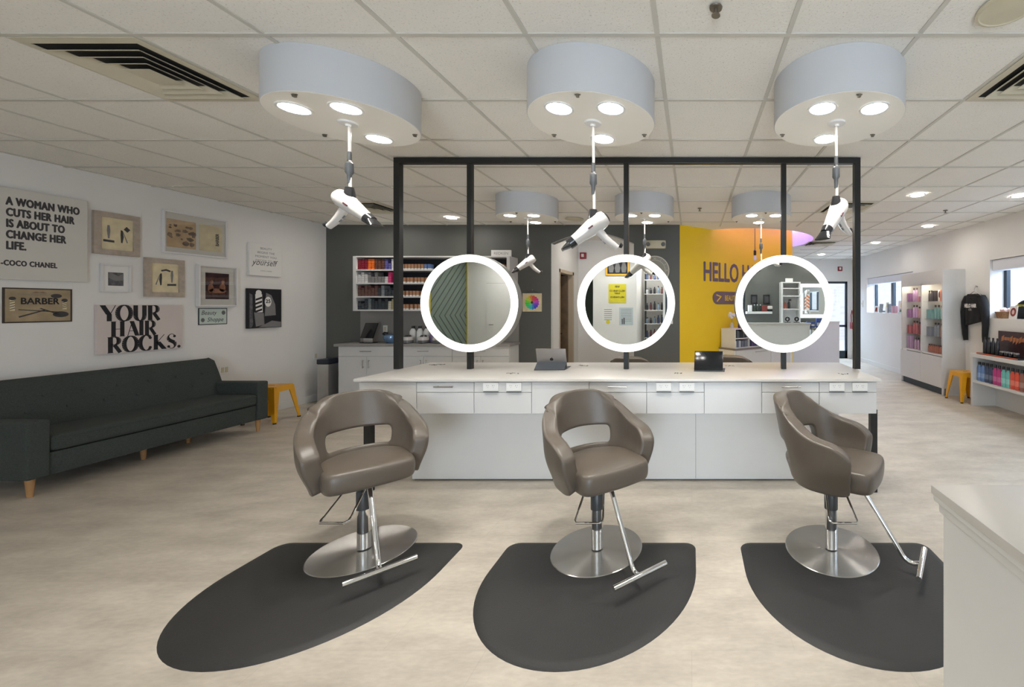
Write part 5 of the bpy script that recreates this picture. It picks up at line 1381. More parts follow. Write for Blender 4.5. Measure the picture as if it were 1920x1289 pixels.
# ------------------------------------------------------------------ retail: display cabinet on the right wall
def rw(x_in, y_along, z): return (x_in, y_along, z)
KX, KY0, KL, KH, KD = 4.31, 8.47, 1.40, 2.175, .388
t = thing('display_cabinet', 'tall white display cabinet of hair products with lit shelves on the window wall', 'cabinet', (KX, KY0, 0), -PI / 2)
def kb(n, m, *a, p=t, bev=.0015):
    q = MB(); q.box(*a, bev); return q.build(n, m, p, smooth=False)
kb('side_panel', M['laminate'], 0, .03, 0, KD, .0, KH)
kb('side_panel', M['laminate'], KL - .03, KL, 0, KD, .0, KH)
kb('divider', M['laminate'], .715, .745, 0, KD, .12, 1.97); kb('top_panel', M['laminate'], .03, KL - .03, 0, KD, 1.97, KH); kb('fascia', M['laminate'], .03, KL - .03, 0, .018, 1.925, 1.97)
kb('back_panel', M['laminate'], .03, KL - .03, KD - .015, KD, .12, 1.97); kb('kick_plate', M['kick'], .03, KL, .03, .05, 0, .12); kb('deck', M['laminate'], .03, KL - .03, .0, KD - .015, .665, .685)
kb('door', M['laminate'], .004, .728, -.018, 0, .125, .655); kb('door', M['laminate'], .732, KL - .004, -.018, 0, .125, .655)
SHZ = (.685, .985, 1.305, 1.625)
for bay in (0, 1):
    for z in SHZ[1:]:
        a = .03 if bay == 0 else .745
        kb('glass_shelf', M['picture_glass'], a, a + (.685 if bay == 0 else .625), .04, KD - .016, z - .012, z - .001)
    a = .06 if bay == 0 else .77
    kb('light_strip', M['led_warm'], a, a + .58, .03, .055, 1.958, 1.969)
kb('price_ticket', M['paper'], .10, .26, -.022, -.018, .655, .685)
def kbottle(name, label, cat, lx, shelf, rgb, h=.22, r=.034, cap=(70, 60, 64), group=None, ly=.12, square=True):
    return bottle(name, label, cat, (KX + ly, KY0 - lx, SHZ[shelf] + .0005), rgb, h, r, cap, group, square, rz=-PI / 2)
def kcarton(label, lx, shelf, rgb, w=.055, d=.05, h=.17, group=None, ly=.11, name='product_carton'):
    q = MB(); q.box(-w / 2, w / 2, -d / 2, d / 2, 0, h, .002); o = q.build(name, colmat(rgb, .45), smooth=False)
    o.location = (KX + ly, KY0 - lx, SHZ[shelf] + .0005); o.rotation_euler = (0, 0, -PI / 2); return tag(o, label, 'carton', group)
LIL, LIL2, ROSE, DRED, TEAL, GRY = (176, 142, 176), (204, 176, 200), (178, 104, 108), (142, 72, 76), (124, 166, 168), (140, 146, 156)
def row(kind, xs, shelf, rgb, label, **k):
    for i, x in enumerate(xs):
        l, g = (label + ((', farther of two', ', nearer of two')[i] if len(xs) == 2 else ', %s from the far end' % ORD[i]), label + 's') if len(xs) > 1 else (label, None)
        if kind == 'b': kbottle('shampoo_bottle', l, 'bottle', x, shelf, rgb, group=g, **k)
        else: kcarton(l, x, shelf, rgb, group=g, **k)
row('c', (.09, .17), 3, (150, 104, 150), 'violet carton on the top shelf of the display cabinet, far bay')
row('b', (.27, .37), 3, (186, 150, 188), 'lilac bottle on the top shelf of the display cabinet, far bay', h=.27)
row('c', (.46,), 3, (196, 140, 160), 'short pink carton on the top shelf of the display cabinet', h=.10); row('c', (.60, .66), 3, (140, 98, 140), 'dark violet carton beside the divider on the top shelf', h=.20)
row('c', (.09, .17), 2, (164, 122, 168), 'violet carton on the second shelf of the display cabinet, far bay')
row('b', (.27, .37), 2, (206, 168, 204), 'pale lilac bottle on the second shelf of the display cabinet', h=.25); row('b', (.47, .555), 2, (218, 170, 176), 'blush bottle on the second shelf of the display cabinet', h=.22)
row('c', (.655,), 2, (160, 112, 92), 'brown carton at the divider on the second shelf', h=.19)
row('c', (.09, .175), 1, ROSE, 'rose red carton on the third shelf of the display cabinet'); row('b', (.28, .38), 1, ROSE, 'rose red bottle on the third shelf of the display cabinet', h=.26, cap=(70, 40, 44))
row('b', (.48, .57, .655), 1, DRED, 'dark red bottle on the third shelf of the display cabinet', h=.24, cap=(70, 40, 44))
row('c', (.10, .20), 0, (184, 152, 182), 'tall lilac gift box on the bottom shelf of the display cabinet', h=.26, w=.075); row('b', (.33, .43, .53, .62), 0, (190, 156, 182), 'lilac bottle on the bottom shelf of the display cabinet', h=.23)
row('b', (.80, .87), 3, (84, 80, 86), 'slim black-topped bottle on the top shelf of the display cabinet, near bay', h=.20, r=.026, cap=(34, 32, 34)); row('c', (.96, 1.02), 3, (66, 58, 62), 'black carton on the top shelf of the display cabinet', w=.04, h=.19)
q = MB(); q.box(-.05, .05, -.006, .006, 0, .20, .002); o = q.build('portrait_card', M['paper'], smooth=False); o.location = (KX + .12, KY0 - 1.12, SHZ[3] + .0005); o.rotation_euler = (0, 0, -PI / 2); tag(o, 'white card with a dark hair portrait on the top shelf of the display cabinet', 'card')
q = MB(); q.prism([(.035 * math.cos(2 * PI * k / 18), .12 + .06 * math.sin(2 * PI * k / 18)) for k in range(18)], -.0068, -.0062); q.build('portrait_print', M['photo_dark'], o, smooth=False)
row('c', (1.20,), 3, (196, 134, 118), 'salmon carton on the top shelf of the display cabinet', h=.20); row('b', (1.29,), 3, (200, 138, 122), 'tall salmon bottle on the top shelf at the cabinet\'s near end', h=.30)
row('c', (.80, .885), 2, TEAL, 'teal carton on the second shelf of the display cabinet', w=.07); row('b', (.99, 1.09), 2, TEAL, 'teal bottle on the second shelf of the display cabinet', h=.25); row('b', (1.19, 1.29), 2, (150, 196, 194), 'pale teal tub on the second shelf of the display cabinet', h=.24, r=.04)
row('c', (.80, .885), 1, (128, 134, 146), 'grey carton on the third shelf of the display cabinet', w=.07); row('b', (.99, 1.08), 1, GRY, 'grey bottle on the third shelf of the display cabinet', h=.25); row('b', (1.18,), 1, (176, 140, 132), 'brown and white bottle on the third shelf', h=.24); row('b', (1.28,), 1, (150, 172, 180), 'pale blue bottle at the near end of the third shelf', h=.22)
row('b', (.80, .87, .94, 1.01, 1.08, 1.15), 0, (168, 104, 86), 'small copper bottle in the row on the cabinet\'s bottom shelf', h=.15, r=.03, cap=(90, 50, 44)); row('b', (1.26,), 0, (196, 160, 190), 'lilac bottle at the near end of the bottom shelf', h=.20)

# low retail shelves along the window wall
LX, LY0, LL = 4.33, 6.39, 2.15
t = thing('retail_shelf', 'low white retail shelf unit under the near window, holding bright bottles', 'shelf', (LX, LY0, 0), -PI / 2)
kb('side_panel', M['laminate'], 0, .045, 0, .365, 0, .755, p=t); kb('side_panel', M['laminate'], LL - .045, LL, 0, .365, 0, .755, p=t)
kb('top_board', M['laminate'], -.01, LL + .01, -.01, .365, .755, .81, p=t, bev=.003); kb('shelf_board', M['laminate'], .045, LL - .045, 0, .35, .365, .40, p=t)
kb('back_panel', M['laminate'], .045, LL - .045, .35, .365, .0, .755, p=t); kb('divider', M['laminate'], 1.10, 1.135, .12, .35, .40, .755, p=t)
cols = [((104, 136, 188), 'light blue'), ((104, 136, 188), 'light blue'), ((62, 74, 104), 'navy'), ((62, 74, 104), 'navy'), ((186, 56, 126), 'magenta'), ((186, 56, 126), 'magenta'),
        ((116, 196, 190), 'turquoise'), ((116, 196, 190), 'turquoise'), ((226, 84, 60), 'orange-red'), ((226, 84, 60), 'orange-red'), ((150, 98, 84), 'brown'), ((150, 98, 84), 'brown'), ((176, 130, 150), 'mauve'), ((176, 130, 150), 'mauve')]
for i, (rgb, n) in enumerate(cols):
    lx = .095 + i * .0815
    if lx + .04 > 1.09: lx += .09
    bt = bottle('shampoo_bottle', '%s shampoo bottle on the low retail shelf, %s from the yellow stool' % (n, ORD[i]), 'bottle', (LX + .07, LY0 - lx, .4005), rgb, .285, .0385, (36, 36, 40), '%s bottles on the low retail shelf' % n, True, .80, rz=-PI / 2)
    q = MB(); q.lathe([(.0392, .05), (.0392, .12)], 20, None, 1.0, .62); q.build('label_band', colmat(tuple(min(255, int(c * .75 + 66)) for c in rgb), .4), bt)
t = thing('display_tray', 'black and orange product tray on top of the low retail shelves', 'tray', (LX + .02, LY0 - .10, .811), -PI / 2)
kb('tray', M['gloss_black'], .0, .80, .0, .20, 0, .022, p=t); kb('tray_edge', colmat((206, 92, 52), .4), .0, .80, -.004, .0, .006, .020, p=t)
for k in range(4):
    bottle('styling_spray', 'black styling bottle in the black and orange tray, %s from the stool end' % ORD[k], 'bottle', (LX + .10, LY0 - .17 - k * .085, .834), (38, 38, 42), .235, .027, (28, 28, 30), 'black styling bottles in the tray')
for k in range(4):
    tt = thing('product_jar', 'small black jar with a grey lid in the product tray, %s from the spray bottles' % ORD[k], 'jar', (LX + .09, LY0 - .53 - k * .085, .834), 0, 'small jars in the tray')
    q = MB(); q.lathe([(0, 0), (.03, 0), (.032, .006), (.032, .045), (0, .045)], 20); q.build('jar_body', M['gloss_black'], tt)
    q = MB(); q.lathe([(0, .045), (.033, .045), (.033, .062), (0, .062)], 20); q.build('lid', M['space_grey'], tt)
t = thing('display_card', 'dark copper advertising board behind the product tray', 'sign', (4.64, 6.22, .811), -PI / 2)
kb('board', M['photo_dark'], 0, .58, -.01, .01, 0, .355, p=t)
q = MB()
for k in range(9):
    a = .06 + k * .055; q.prism([(a, .20 + .03 * math.sin(k)), (a + .05, .22), (a + .06, .28 + .02 * math.cos(k * 2)), (a + .01, .27)], -.0112, -.0100)
q.build('copper_print', colmat((176, 112, 72), .4), t, smooth=False)
for k in range(2):
    q = MB(); q.box(-.045, .045, -.035, .035, 0, .15 if k == 0 else .075, .002); o = q.build('product_carton', M['paper'], smooth=False); o.location = (LX + .08, LY0 - 1.02 - k * .13, .811); o.rotation_euler = (0, 0, -PI / 2)
    tag(o, ('tall white product carton beside the product tray', 'short white product carton at the photo\'s right edge')[k], 'carton')

# sweatshirt on a hanger
t = thing('sweatshirt', 'black cropped sweatshirt with white lettering hanging on the wall beside the window', 'sweatshirt', (4.695, 6.76, 1.76), -PI / 2)
m = MB()
def body_pt(u, v):
    # u across -1..1, v down 0..1
    half = .205 + .015 * v + .02 * math.sin(v * PI)
    x = u * half
    ztop = -.085 * abs(u) ** 1.4 - (.045 * max(0, 1 - (abs(u) / .34) ** 2))
    z = ztop * (1 - v) + (-.50 - .05 * u * -1) * v
    return x, z
N1, N2 = 16, 16; F, Bk = [], []
for i in range(N1 + 1):
    f, k_ = [], []
    for j in range(N2 + 1):
        u = -1 + 2 * i / N1; v = j / N2; x, z = body_pt(u, v)
        th = .075 * (1 - u * u) ** .5 + .012; fold = .010 * math.sin(u * 9 + v * 4) * v
        f.append(m.bm.verts.new((x, -.03 - th + fold, z))); k_.append(m.bm.verts.new((x, -.012, z)))
    F.append(f); Bk.append(k_)
for i in range(N1):
    for j in range(N2):
        m.bm.faces.new((F[i][j], F[i + 1][j], F[i + 1][j + 1], F[i][j + 1])); m.bm.faces.new((Bk[i + 1][j], Bk[i][j], Bk[i][j + 1], Bk[i + 1][j + 1]))
for j in range(N2):
    m.bm.faces.new((F[0][j], F[0][j + 1], Bk[0][j + 1], Bk[0][j])); m.bm.faces.new((F[N1][j + 1], F[N1][j], Bk[N1][j], Bk[N1][j + 1]))
for i in range(N1):
    m.bm.faces.new((F[i + 1][0], F[i][0], Bk[i][0], Bk[i + 1][0])); m.bm.faces.new((F[i][N2], F[i + 1][N2], Bk[i + 1][N2], Bk[i][N2]))
m.build('body', M['fabric_black'], t, smooth=60)
for s in (-1, 1):
    m = MB(); m.tube([(s * .165, -.05, -.07), (s * .215, -.055, -.16), (s * .245, -.055, -.32), (s * .25, -.05, -.52), (s * .235, -.05, -.70), (s * .225, -.045, -.80)], [.055, .062, .058, .050, .042, .034], 14); m.build('sleeve', M['fabric_black'], t)
m = MB(); m.tube([(-.085, -.05, -.03), (-.05, -.10, -.075), (0, -.118, -.092), (.05, -.10, -.075), (.085, -.05, -.03)], .012, 8); m.build('neckband', M['fabric_black'], t)
text('HELLO HAIR', .085, M['paper'], t, 0, -.125, -.245, align='CENTER', sx=.60, bold=.003); text('CO.', .045, M['paper'], t, 0, -.125, -.295, align='CENTER')
t = thing('clothes_hanger', 'white clothes hanger holding the black sweatshirt', 'hanger', (4.695, 6.76, 1.76), -PI / 2)
m = MB(); m.tube([(-.17, -.055, -.055), (-.08, -.055, -.012), (0, -.055, .02), (.08, -.055, -.012), (.17, -.055, -.055)], .007); m.build('hanger_bar', M['gloss_white'], t)
m = MB(); m.tube([(0, -.055, .02), (0, -.055, .06), (.02, -.055, .08), (.022, -.05, .10), (0, -.03, .115), (-.02, -.008, .105)], .004, 8); m.build('hook', M['steel_handle'], t)
m = MB(); m.lathe([(0, 0), (.012, 0), (.012, .02), (0, .02)], 12, Matrix.Translation((-.01, -.001, .10)) @ Matrix.Rotation(PI / 2, 4, 'X')); m.build('wall_hook', M['steel_handle'], t)

# window sill goods
def card(label, x, y, z, w, h, m, rz=-PI / 2, tilt=-.12, name='display_card', extra=None):
    q = MB(); q.box(-w / 2, w / 2, -.004, .004, 0, h, .001); o = q.build(name, m, smooth=False); o.location = (x, y, z); o.rotation_euler = (tilt, 0, rz); tag(o, label, 'card')
    if extra: extra(o)
    return o
S2, S1 = 1.348, 1.371
t = thing('wicker_basket', 'wicker basket of pink and brown bits on the near window sill', 'basket', (4.815, 6.345, S2))
m = MB(); m.lathe([(0, 0), (.085, 0), (.11, .09), (.115, .10), (.105, .10), (.08, .012), (0, .012)], 28, None, 1.0, 1.15); m.build('basket', M['wicker'], t)
m = MB(); rs = random.Random(4)
for k in range(9):
    r_ = bmesh.ops.create_icosphere(m.bm, subdivisions=1, radius=.036); bmesh.ops.translate(m.bm, vec=(rs.uniform(-.05, .05), rs.uniform(-.06, .06), .11 + rs.uniform(0, .03)), verts=r_['verts'])
sfo = m.build('pink_filling', M['skin_pink'], t); sfo['kind'] = 'stuff'
t = thing('black_bag', 'black bag with yellow lettering leaning in the near window', 'bag', (4.885, 6.00, S2), -PI / 2)
m = MB(); m.box(-.21, .21, -.03, .03, 0, .20, .028, seg=4); m.lathe([(0, -.03), (.15, -.028), (.17, 0), (.15, .028), (0, .03)], 32, Matrix.Translation((0, 0, .155)) @ Matrix.Rotation(PI / 2, 4, 'X'), 1.15, .75); m.build('bag_body', M['fabric_black'], t)
text('HELLO HAIR CO', .042, M['sign_yellow'], t, -.03, -.0335, .185, align='CENTER', sx=.82, bold=.0015)
def redhead(o):
    q = MB(); q.prism([(.055 * math.cos(2 * PI * k / 18), .10 + .065 * math.sin(2 * PI * k / 18)) for k in range(18)], -.0055, -.004); q.build('hair_print', M['hair_red'], o, smooth=False)
    q = MB(); q.prism([(.024 * math.cos(2 * PI * k / 18), .10 + .034 * math.sin(2 * PI * k / 18)) for k in range(18)], -.0062, -.005); q.build('face_print', M['skin_pink'], o, smooth=False)
card('white card printed with a red-haired figure on the near window sill', 4.755, 6.10, S2, .15, .19, M['paper'], extra=redhead)
bottle('brown_bottle', 'brown bottle on the near window sill at the photo\'s edge', 'bottle', (4.82, 5.78, S2), (150, 112, 96), .22, .035, (120, 90, 80))
q = MB(); q.box(-.12, .12, -.05, .05, 0, .03, .004); o = q.build('sill_tray', M['navy'], smooth=False); o.location = (4.77, 5.80 - .12, S2); o.rotation_euler = (0, 0, PI / 2); tag(o, 'flat dark tray on the near window sill', 'tray')
def ribbon(o):
    q = MB(); q.tube([(-.04, -.006, .02), (-.02, -.008, .12), (.02, -.008, .12), (.045, -.006, .02)], .018, 8); q.build('ribbon_print', M['hair_red'], o)
card('white card with a mauve ribbon at the end of the far window sill', 4.78, 10.66, S1, .26, .17, M['paper'], extra=ribbon)
card('black and white card on the far window sill', 4.76, 10.38, S1, .20, .22, M['photo_grey'])
def ydot(o):
    q = MB(); q.box(-.03, .05, -.0055, -.004, .14, .24); q.build('yellow_print', M['sign_yellow'], o, smooth=False)
card('white card with a yellow patch on the far window sill', 4.80, 10.14, S1, .15, .26, M['paper'], extra=ydot)
for k, (yy, l) in enumerate(((9.96, 'dark bottle box between the cards on the far window sill'), (9.76, 'pink carton on the far window sill'), (9.66, 'second pink carton on the far window sill'))):
    q = MB(); q.box(-.045, .045, -.03, .03, 0, .22 - .05 * (k > 0), .003); o = q.build('product_carton', (M['photo_grey'] if k == 0 else colmat((206, 158, 172), .45)), smooth=False); o.location = (4.78, yy, S1); o.rotation_euler = (0, 0, -PI / 2); tag(o, l, 'carton')
card('white and yellow leaflet standing on the far window sill next to the display cabinet', 4.86, 9.58, S1, .30, .29, M['paper'], extra=ydot)
t = thing('sill_planter', 'shallow green planter on the far window sill behind the display cabinet', 'planter', (4.78, 9.30, S1))
m = MB(); m.box(-.06, .06, -.16, .16, 0, .03, .006); m.build('dish', M['mint'], t)
m = MB(); rs = random.Random(9)
for k in range(40):
    x_, y_ = rs.uniform(-.04, .04), rs.uniform(-.14, .14); m.tube([(x_, y_, .03), (x_ + rs.uniform(-.02, .02), y_ + rs.uniform(-.02, .02), .06 + rs.uniform(0, .06))], [.006, .001], 5)
g = m.build('leaves', mat('leaf_green', srgb(86, 112, 78), .5), t); g['kind'] = 'stuff'
t = thing('light_switch', 'white switch plate on the window wall near the glass door', 'switch', (XR, 11.35, 1.60), -PI / 2)
m = MB(); m.box(-.06, .06, -.012, 0, -.09, .09, .004); m.build('plate', M['trim_white'], t); m = MB(); m.box(-.015, .015, -.018, -.012, -.03, .03, .003); m.build('rocker', M['beige'], t)
t = thing('umbrella_bag', 'dark red bag hanging by its strap beside the glass door', 'bag', (4.66, 11.9, 1.05), -PI / 2)
m = MB(); m.tube([(-.06, -.02, 0), (-.07, -.03, .22), (0, -.03, .36), (.07, -.03, .22), (.06, -.02, 0)], .012, 8); m.build('strap', M['red_box'], t)
m = MB(); m.box(-.09, .09, -.06, -.005, -.18, .02, .02); m.build('pouch', M['red_box'], t)

# ------------------------------------------------------------------ behind the camera, seen in the round mirrors
KV = (2 * YMIR - YN) / FPX
def vx(px): return (px - CX) * KV
def vz(py): return HE - (py - CY) * KV
def back(name, label, cat, px0, px1, py0, py1, group=None, y=None):
    return thing(name, label, cat, ((vx(px0) + vx(px1)) / 2, (YN if y is None else y) + .002, (vz(py0) + vz(py1)) / 2), PI, group), abs(vx(px1) - vx(px0)), abs(vz(py1) - vz(py0))
t, w, h = back('framed_poster', 'amber-framed dark poster of grey shapes, seen in the middle mirror', 'poster', 1136, 1180, 482, 517)
frame_part('frame', M['amber'], t, w, h, .045, .03); slab_part('print', M['black'], t, w - .08, h - .08, .018)
for k in range(3):
    q = MB(); x = -w * .27 + k * w * .27
    q.prism([(x - .05, -h * .34), (x + .05, -h * .34), (x + .075, -h * .10), (x + .02, h * .32), (x - .02, h * .32), (x - .075, -h * .10)], -.0195, -.018)
    q.build('grey_shape_print', M['ink_light'], t, smooth=False)
t, w, h = back('wifi_sign', 'bright yellow notice with dark lettering, seen in the middle mirror', 'sign', 1141, 1174, 533, 568)
slab_part('board', M['sign_yellow'], t, w, h, .012)
for s, z, sz in (('WIFI', .155, .075), ('HELLO HAIR CO', .045, .068), ('GUEST', -.02, .06), ('HELLOHAIRCO', -.125, .066)): text(s, sz, M['black'], t, 0, -.0125, z, align='CENTER', bold=.002, sx=.85)
t, w, h = back('info_sheet', 'white sheet with lines of print and a yellow round badge, seen in the middle mirror', 'notice', 1128, 1152, 577, 610)
slab_part('sheet', M['paper'], t, w, h, .003)
for k in range(6):
    q = MB(); q.box(-w * .30, w * .30, -.0036, -.003, h * .38 - k * .055 - .008, h * .38 - k * .055 + .008); q.build('print_line', M['ink_light'], t, smooth=False)
q = MB(); q.prism([(.055 * math.cos(2 * PI * k / 20), -h * .32 + .055 * math.sin(2 * PI * k / 20)) for k in range(20)], -.0042, -.003); q.build('badge_print', M['sign_yellow'], t, smooth=False)
t, w, h = back('info_sheet', 'pale blue printed sheet beside the white one, seen in the middle mirror', 'notice', 1161, 1187, 577, 610)
slab_part('sheet', M['paper_blue'], t, w, h, .003)
for k in range(9):
    q = MB(); q.box(-w * .38, w * .38, -.0036, -.003, h * .40 - k * .04 - .004, h * .40 - k * .04 + .004); q.build('print_line', M['ink_light'], t, smooth=False)
q = MB(); q.box(w * .10, w * .2, -.0042, -.003, -h * .45, -h * .08); q.box(w * .24, w * .32, -.0042, -.003, -h * .45, -h * .15); q.build('bottle_print', M['photo_grey'], t, smooth=False)
t = thing('shampoo_bowl', 'white shampoo bowl in the dark green doorway, seen in the middle mirror', 'basin', (-2.90, YN - .62, 0))
m = MB(); m.lathe([(0, .0), (.10, 0), (.08, .70), (0, .70)], 24); m.build('pedestal', M['gloss_black'], t)
m = MB(); m.lathe([(0, .70), (.13, .72), (.19, .86), (.205, .94), (.18, .94), (.15, .82), (0, .76)], 32); m.build('bowl', M['porcelain'], t)
# tool shelves in the alcove
t = thing('tool_rack', 'metal rack of narrow shelves in the pale alcove, seen in the middle mirror', 'rack', (-1.11, -5.05, 0), PI)
for x in (-.27, .27):
    m = MB(); m.box(x - .012, x + .012, -.13, -.106, 0, 2.5); m.box(x - .012, x + .012, .106, .13, 0, 2.5); m.build('upright', M['black_steel'], t, smooth=False)
ZS = (.60, 1.02, 1.42, 1.90, 2.32)
for z in ZS:
    m = MB(); m.box(-.29, .29, -.14, .14, z - .02, z); m.build('shelf_board', M['trim_white'], t, smooth=False)
rs = random.Random(21)
RCOL = [((60, 60, 66), 'black'), ((84, 96, 128), 'slate blue'), ((196, 198, 204), 'white'), ((120, 70, 76), 'maroon'), ((150, 170, 190), 'pale blue')]
for zi, z in enumerate(ZS):
    for k in range(5):
        rgb, n = RCOL[rs.randrange(5)]
        bottle('tool_bottle', '%s bottle on the alcove rack %s, %s from the white wall' % (n, ('at knee height', 'at hip height', 'at chest height', 'at head height', 'at the top')[zi], ORD[k]), 'bottle', (-1.33 + k * .11, -5.05, z + .0005), rgb, rs.uniform(.16, .26), .036, (30, 30, 32), '%s bottles on the alcove rack, %s' % (n, ('knee height', 'hip height', 'chest height', 'head height', 'top')[zi]))
# white cupboard door in the white wall
b = MB(); b.box(vx(912), vx(912) + .006, YN, YN + .003, .02, 2.16); b.box(vx(962), vx(962) + .006, YN, YN + .003, .02, 2.16); b.box(vx(912), vx(962), YN, YN + .003, 2.155, 2.16); d3 = struct(b, 'door_3', M['ink_light'])
b = MB(); b.box(vx(912) + .008, vx(962) - .004, YN, YN + .02, .02, 2.15); struct(b, 'door_panel', M['wall_white'], d3)
b = MB(); b.tube([(vx(918), YN + .05, 1.03), (vx(926), YN + .05, 1.03)], .01); struct(b, 'door_handle', M['steel_handle'], d3)
# barber corner
t = thing('floating_shelf', 'white floating shelf on the charcoal barber wall, seen in the mirror nearest the retail shelves', 'shelf', (1.84, YN + .12, 1.36), PI)
m = MB(); m.box(-.30, .38, -.12, .12, -.03, .03, .003); m.build('shelf_board', M['laminate'], t, smooth=False)
for k, (x, rgb, w_, h_, l) in enumerate(((1.56, (226, 226, 226), .10, .17, 'white carton on the floating shelf'), (1.94, (120, 52, 46), .15, .16, 'brick red box on the floating shelf'))):
    m = MB(); m.box(-w_ / 2, w_ / 2, -.05, .05, 0, h_, .005); o = m.build('product_carton', colmat(rgb, .4), smooth=False); o.location = (x, YN + .13, 1.391); tag(o, l, 'carton')
for k in range(3): bottle('tonic_bottle', 'dark green tonic bottle on the floating shelf, %s from the white carton' % ORD[k], 'bottle', (1.68 + k * .08, YN + .13, 1.391), (50, 60, 54), .19, .03, (200, 200, 200), 'tonic bottles on the floating shelf')
t = thing('towel_steamer', 'small rounded white appliance at the end of the floating shelf', 'appliance', (2.09, YN + .13, 1.391))
m = MB(); m.box(-.065, .065, -.06, .06, .0, .06, .01); m.build('base', M['gloss_black'], t); m = MB(); m.box(-.07, .07, -.065, .065, .06, .15, .03, seg=4); m.build('hood', M['gloss_white'], t)
for a, c, l in ((1408, 1420, 'black-framed certificate nearer the mirror edge'), (1431, 1443, 'black-framed certificate nearer the white shelves')):
    t, w, h = back('certificate', l + ', on the charcoal barber wall', 'picture', a, c, 553, 570, 'certificates on the barber wall')
    frame_part('frame', M['black'], t, w, h, .03, .025); slab_part('print', M['ink'], t, w - .05, h - .05, .012)
sx0, sx1, sz0, sz1 = vx(1461), vx(1496), 1.0, vz(530)
t = thing('barber_shelves', 'tall white open shelves on the charcoal barber wall', 'shelf', ((sx0 + sx1) / 2, YN + .15, sz0), PI)
hw = (sx1 - sx0) / 2; H = sz1 - sz0
for s in (-1, 1):
    m = MB(); m.box(s * hw - .02 * (s + 1), s * hw - .02 * (s - 1), -.14, .145, 0, H); m.build('side_panel', M['laminate'], t, smooth=False)
m = MB(); m.box(-hw + .04, hw - .04, .13, .145, 0, H); m.build('back_panel', M['laminate'], t, smooth=False)
for z in (0, vz(581) - sz0, vz(557) - sz0, vz(543) - sz0, H - .03):
    m = MB(); m.box(-hw + .04, hw - .04, -.14, .13, z, z + .03); m.build('shelf_board', M['laminate'], t, smooth=False)
m = MB(); m.box(-.10, .10, -.012, .012, 0, .10, .002); o = m.build('product_sign', M['paper'], smooth=False); o.location = (2.60, YN + .18, sz1 + .001); tag(o, 'small white sign on top of the barber shelves', 'sign')
bottle('spray_bottle', 'orange bottle on the barber shelves', 'bottle', (2.50, YN + .17, vz(581) + .031), (206, 98, 66), .20, .03, (190, 190, 190))
t = thing('spray_bottle', 'black trigger spray bottle on the barber shelves', 'bottle', (2.60, YN + .17, vz(581) + .031))
m = MB(); m.lathe([(0, 0), (.035, 0), (.035, .15), (.012, .19), (.012, .21), (0, .21)], 20); m.build('body', M['gloss_black'], t); m = MB(); m.box(-.015, .06, -.012, .012, .21, .25, .004); m.tube([(.045, 0, .21), (.055, 0, .165)], .006); m.build('trigger', M['gloss_black'], t)
mx0, mx1, mz0, mz1 = vx(1498), vx(1556), vz(596), vz(533)
t = thing('barber_mirror', 'rectangular wall mirror with a glowing white frame on the charcoal barber wall', 'mirror', ((mx0 + mx1) / 2, YN + .002, (mz0 + mz1) / 2), PI)
w, h = mx1 - mx0, mz1 - mz0
frame_part('light_frame', M['led_white'], t, w, h, .085, .035); slab_part('mirror_glass', M['mirror'], t, w - .16, h - .16, .02)
t = thing('barber_pole', 'small barber pole with orange and white stripes before the glowing barber mirror', 'pole', (vx(1513), YN + .108, 1.34))
m = MB(); m.lathe([(0, 0), (.05, 0), (.06, .05), (.05, .09), (0, .09)], 24); m.lathe([(0, .52), (.05, .52), (.06, .56), (.045, .61), (.02, .64), (0, .64)], 24); m.build('end_caps', M['chrome'], t)
m = MB(); m.cyl(0, 0, .09, .52, .042, 24); c = m.build('cylinder', M['paper'], t)
m = MB()
for st in range(2):
    V = []
    for k in range(49):
        a = k / 48 * 4 * PI + st * PI; z = .10 + .36 * k / 48
        V.append((m.bm.verts.new((.043 * math.cos(a), .043 * math.sin(a), z)), m.bm.verts.new((.043 * math.cos(a), .043 * math.sin(a), z + .05))))
    for p, q in zip(V, V[1:]): m.bm.faces.new((p[0], q[0], q[1], p[1]))
m.build('stripes', colmat((222, 122, 70), .4), c)
m = MB(); m.box(-.02, .02, -.058, -.04, .03, .06); m.box(-.02, .02, -.058, -.04, .56, .59); m.build('bracket', M['gloss_black'], t)
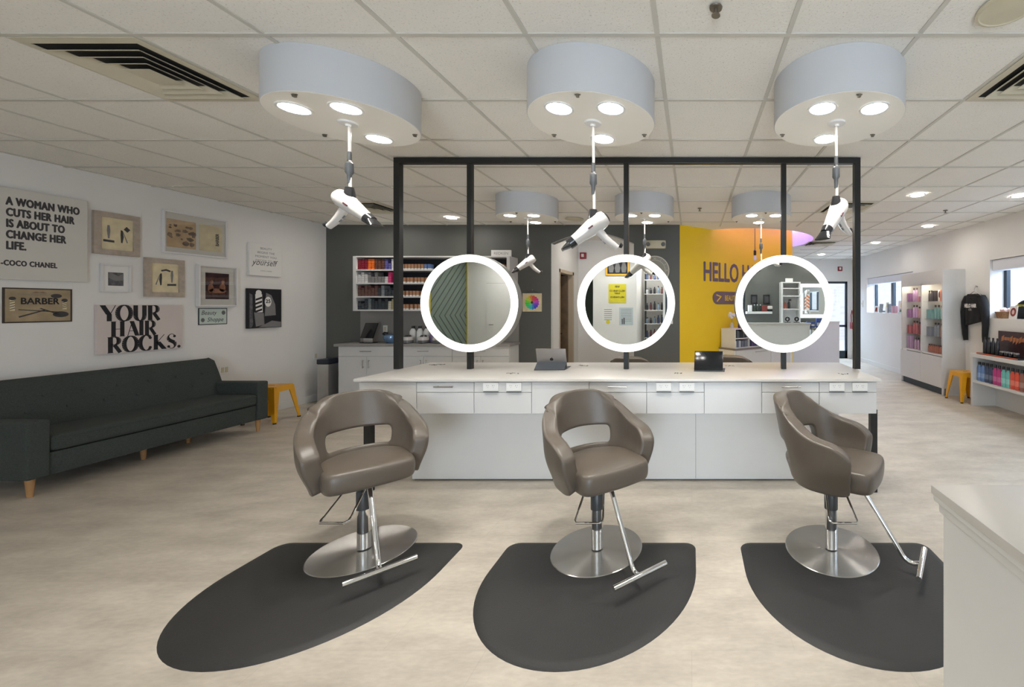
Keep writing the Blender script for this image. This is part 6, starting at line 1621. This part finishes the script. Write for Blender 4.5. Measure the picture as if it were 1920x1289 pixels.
# low partition and cutting counter in front of the barber wall
t = thing('low_partition', 'low white partition in front of the charcoal barber wall', 'partition', (2.05, -2.55, 0), PI)
m = MB(); m.box(-.75, .75, -.05, .05, 0, 1.10); m.build('body', M['trim_white'], t, smooth=False); m = MB(); m.box(-.77, .77, -.08, .08, 1.10, 1.14, .004); m.build('cap', M['worktop'], t, smooth=False)
for x, l in ((2.28, 'round black stand on the low partition, nearer the floating shelf'), (2.50, 'round black stand on the low partition, nearer the glowing mirror')):
    t = thing('round_stand', l, 'ornament', (x, -2.55, 1.141), 0, 'round black stands on the partition')
    m = MB(); m.box(-.07, .07, -.025, .025, 0, .012); m.tube([(0, 0, .01), (0, 0, .04)], .008); m.build('stand_foot', M['gloss_black'], t)
    m = MB(); m.ring2d(0, .085, .055, .028, -.012, .012, 28); m.box(-.03, .03, -.01, .01, .08, .09); m.build('ring', M['gloss_black'], t)
t = thing('cutting_counter', 'white counter with a yellow basket cubby beside the low partition', 'counter', (3.35, -2.6, 0), PI)
m = MB(); m.box(-.52, .52, -.25, .25, .98, 1.02, .003); m.build('counter_top', M['backsplash'], t, smooth=False)
for x in (-.50, -.02, .48):
    m = MB(); m.box(x, x + .03, -.24, .24, 0, .98); m.build('side_panel', M['trim_white'], t, smooth=False)
m = MB(); m.box(-.50, .50, .22, .24, 0, .98); m.box(-.50, .50, -.24, .24, .60, .62); m.build('back_panel', M['trim_white'], t, smooth=False)
m = MB(); m.box(.04, .46, -.20, .1, .63, .86, .02); o = m.build('storage_basket', M['sign_yellow']); o.location = (3.35, -2.6, 0); o.rotation_euler = (0, 0, PI); tag(o, 'yellow basket in the counter cubby', 'basket')
for k, (px, w_, h_) in enumerate(((1516, .09, .15), (1523.5, .09, .15), (1535, .12, .22))):
    m = MB(); m.box(-w_ / 2, w_ / 2, -.04, .04, 0, h_, .002); o = m.build('product_carton', colmat((70, 92, 166), .4), smooth=False); o.location = ((px - CX) * (2 * YMIR + 2.6) / FPX, -2.6, 1.021); tag(o, ('blue and white carton on the counter next to the low partition', 'second blue and white carton on the counter', 'tall plain blue carton on the counter')[k], 'carton')
    m = MB(); m.box(-w_ / 2 + .008, w_ / 2 - .008, .040, .042, .04, h_ * .55); m.build('carton_print', M['paper'], o, smooth=False)
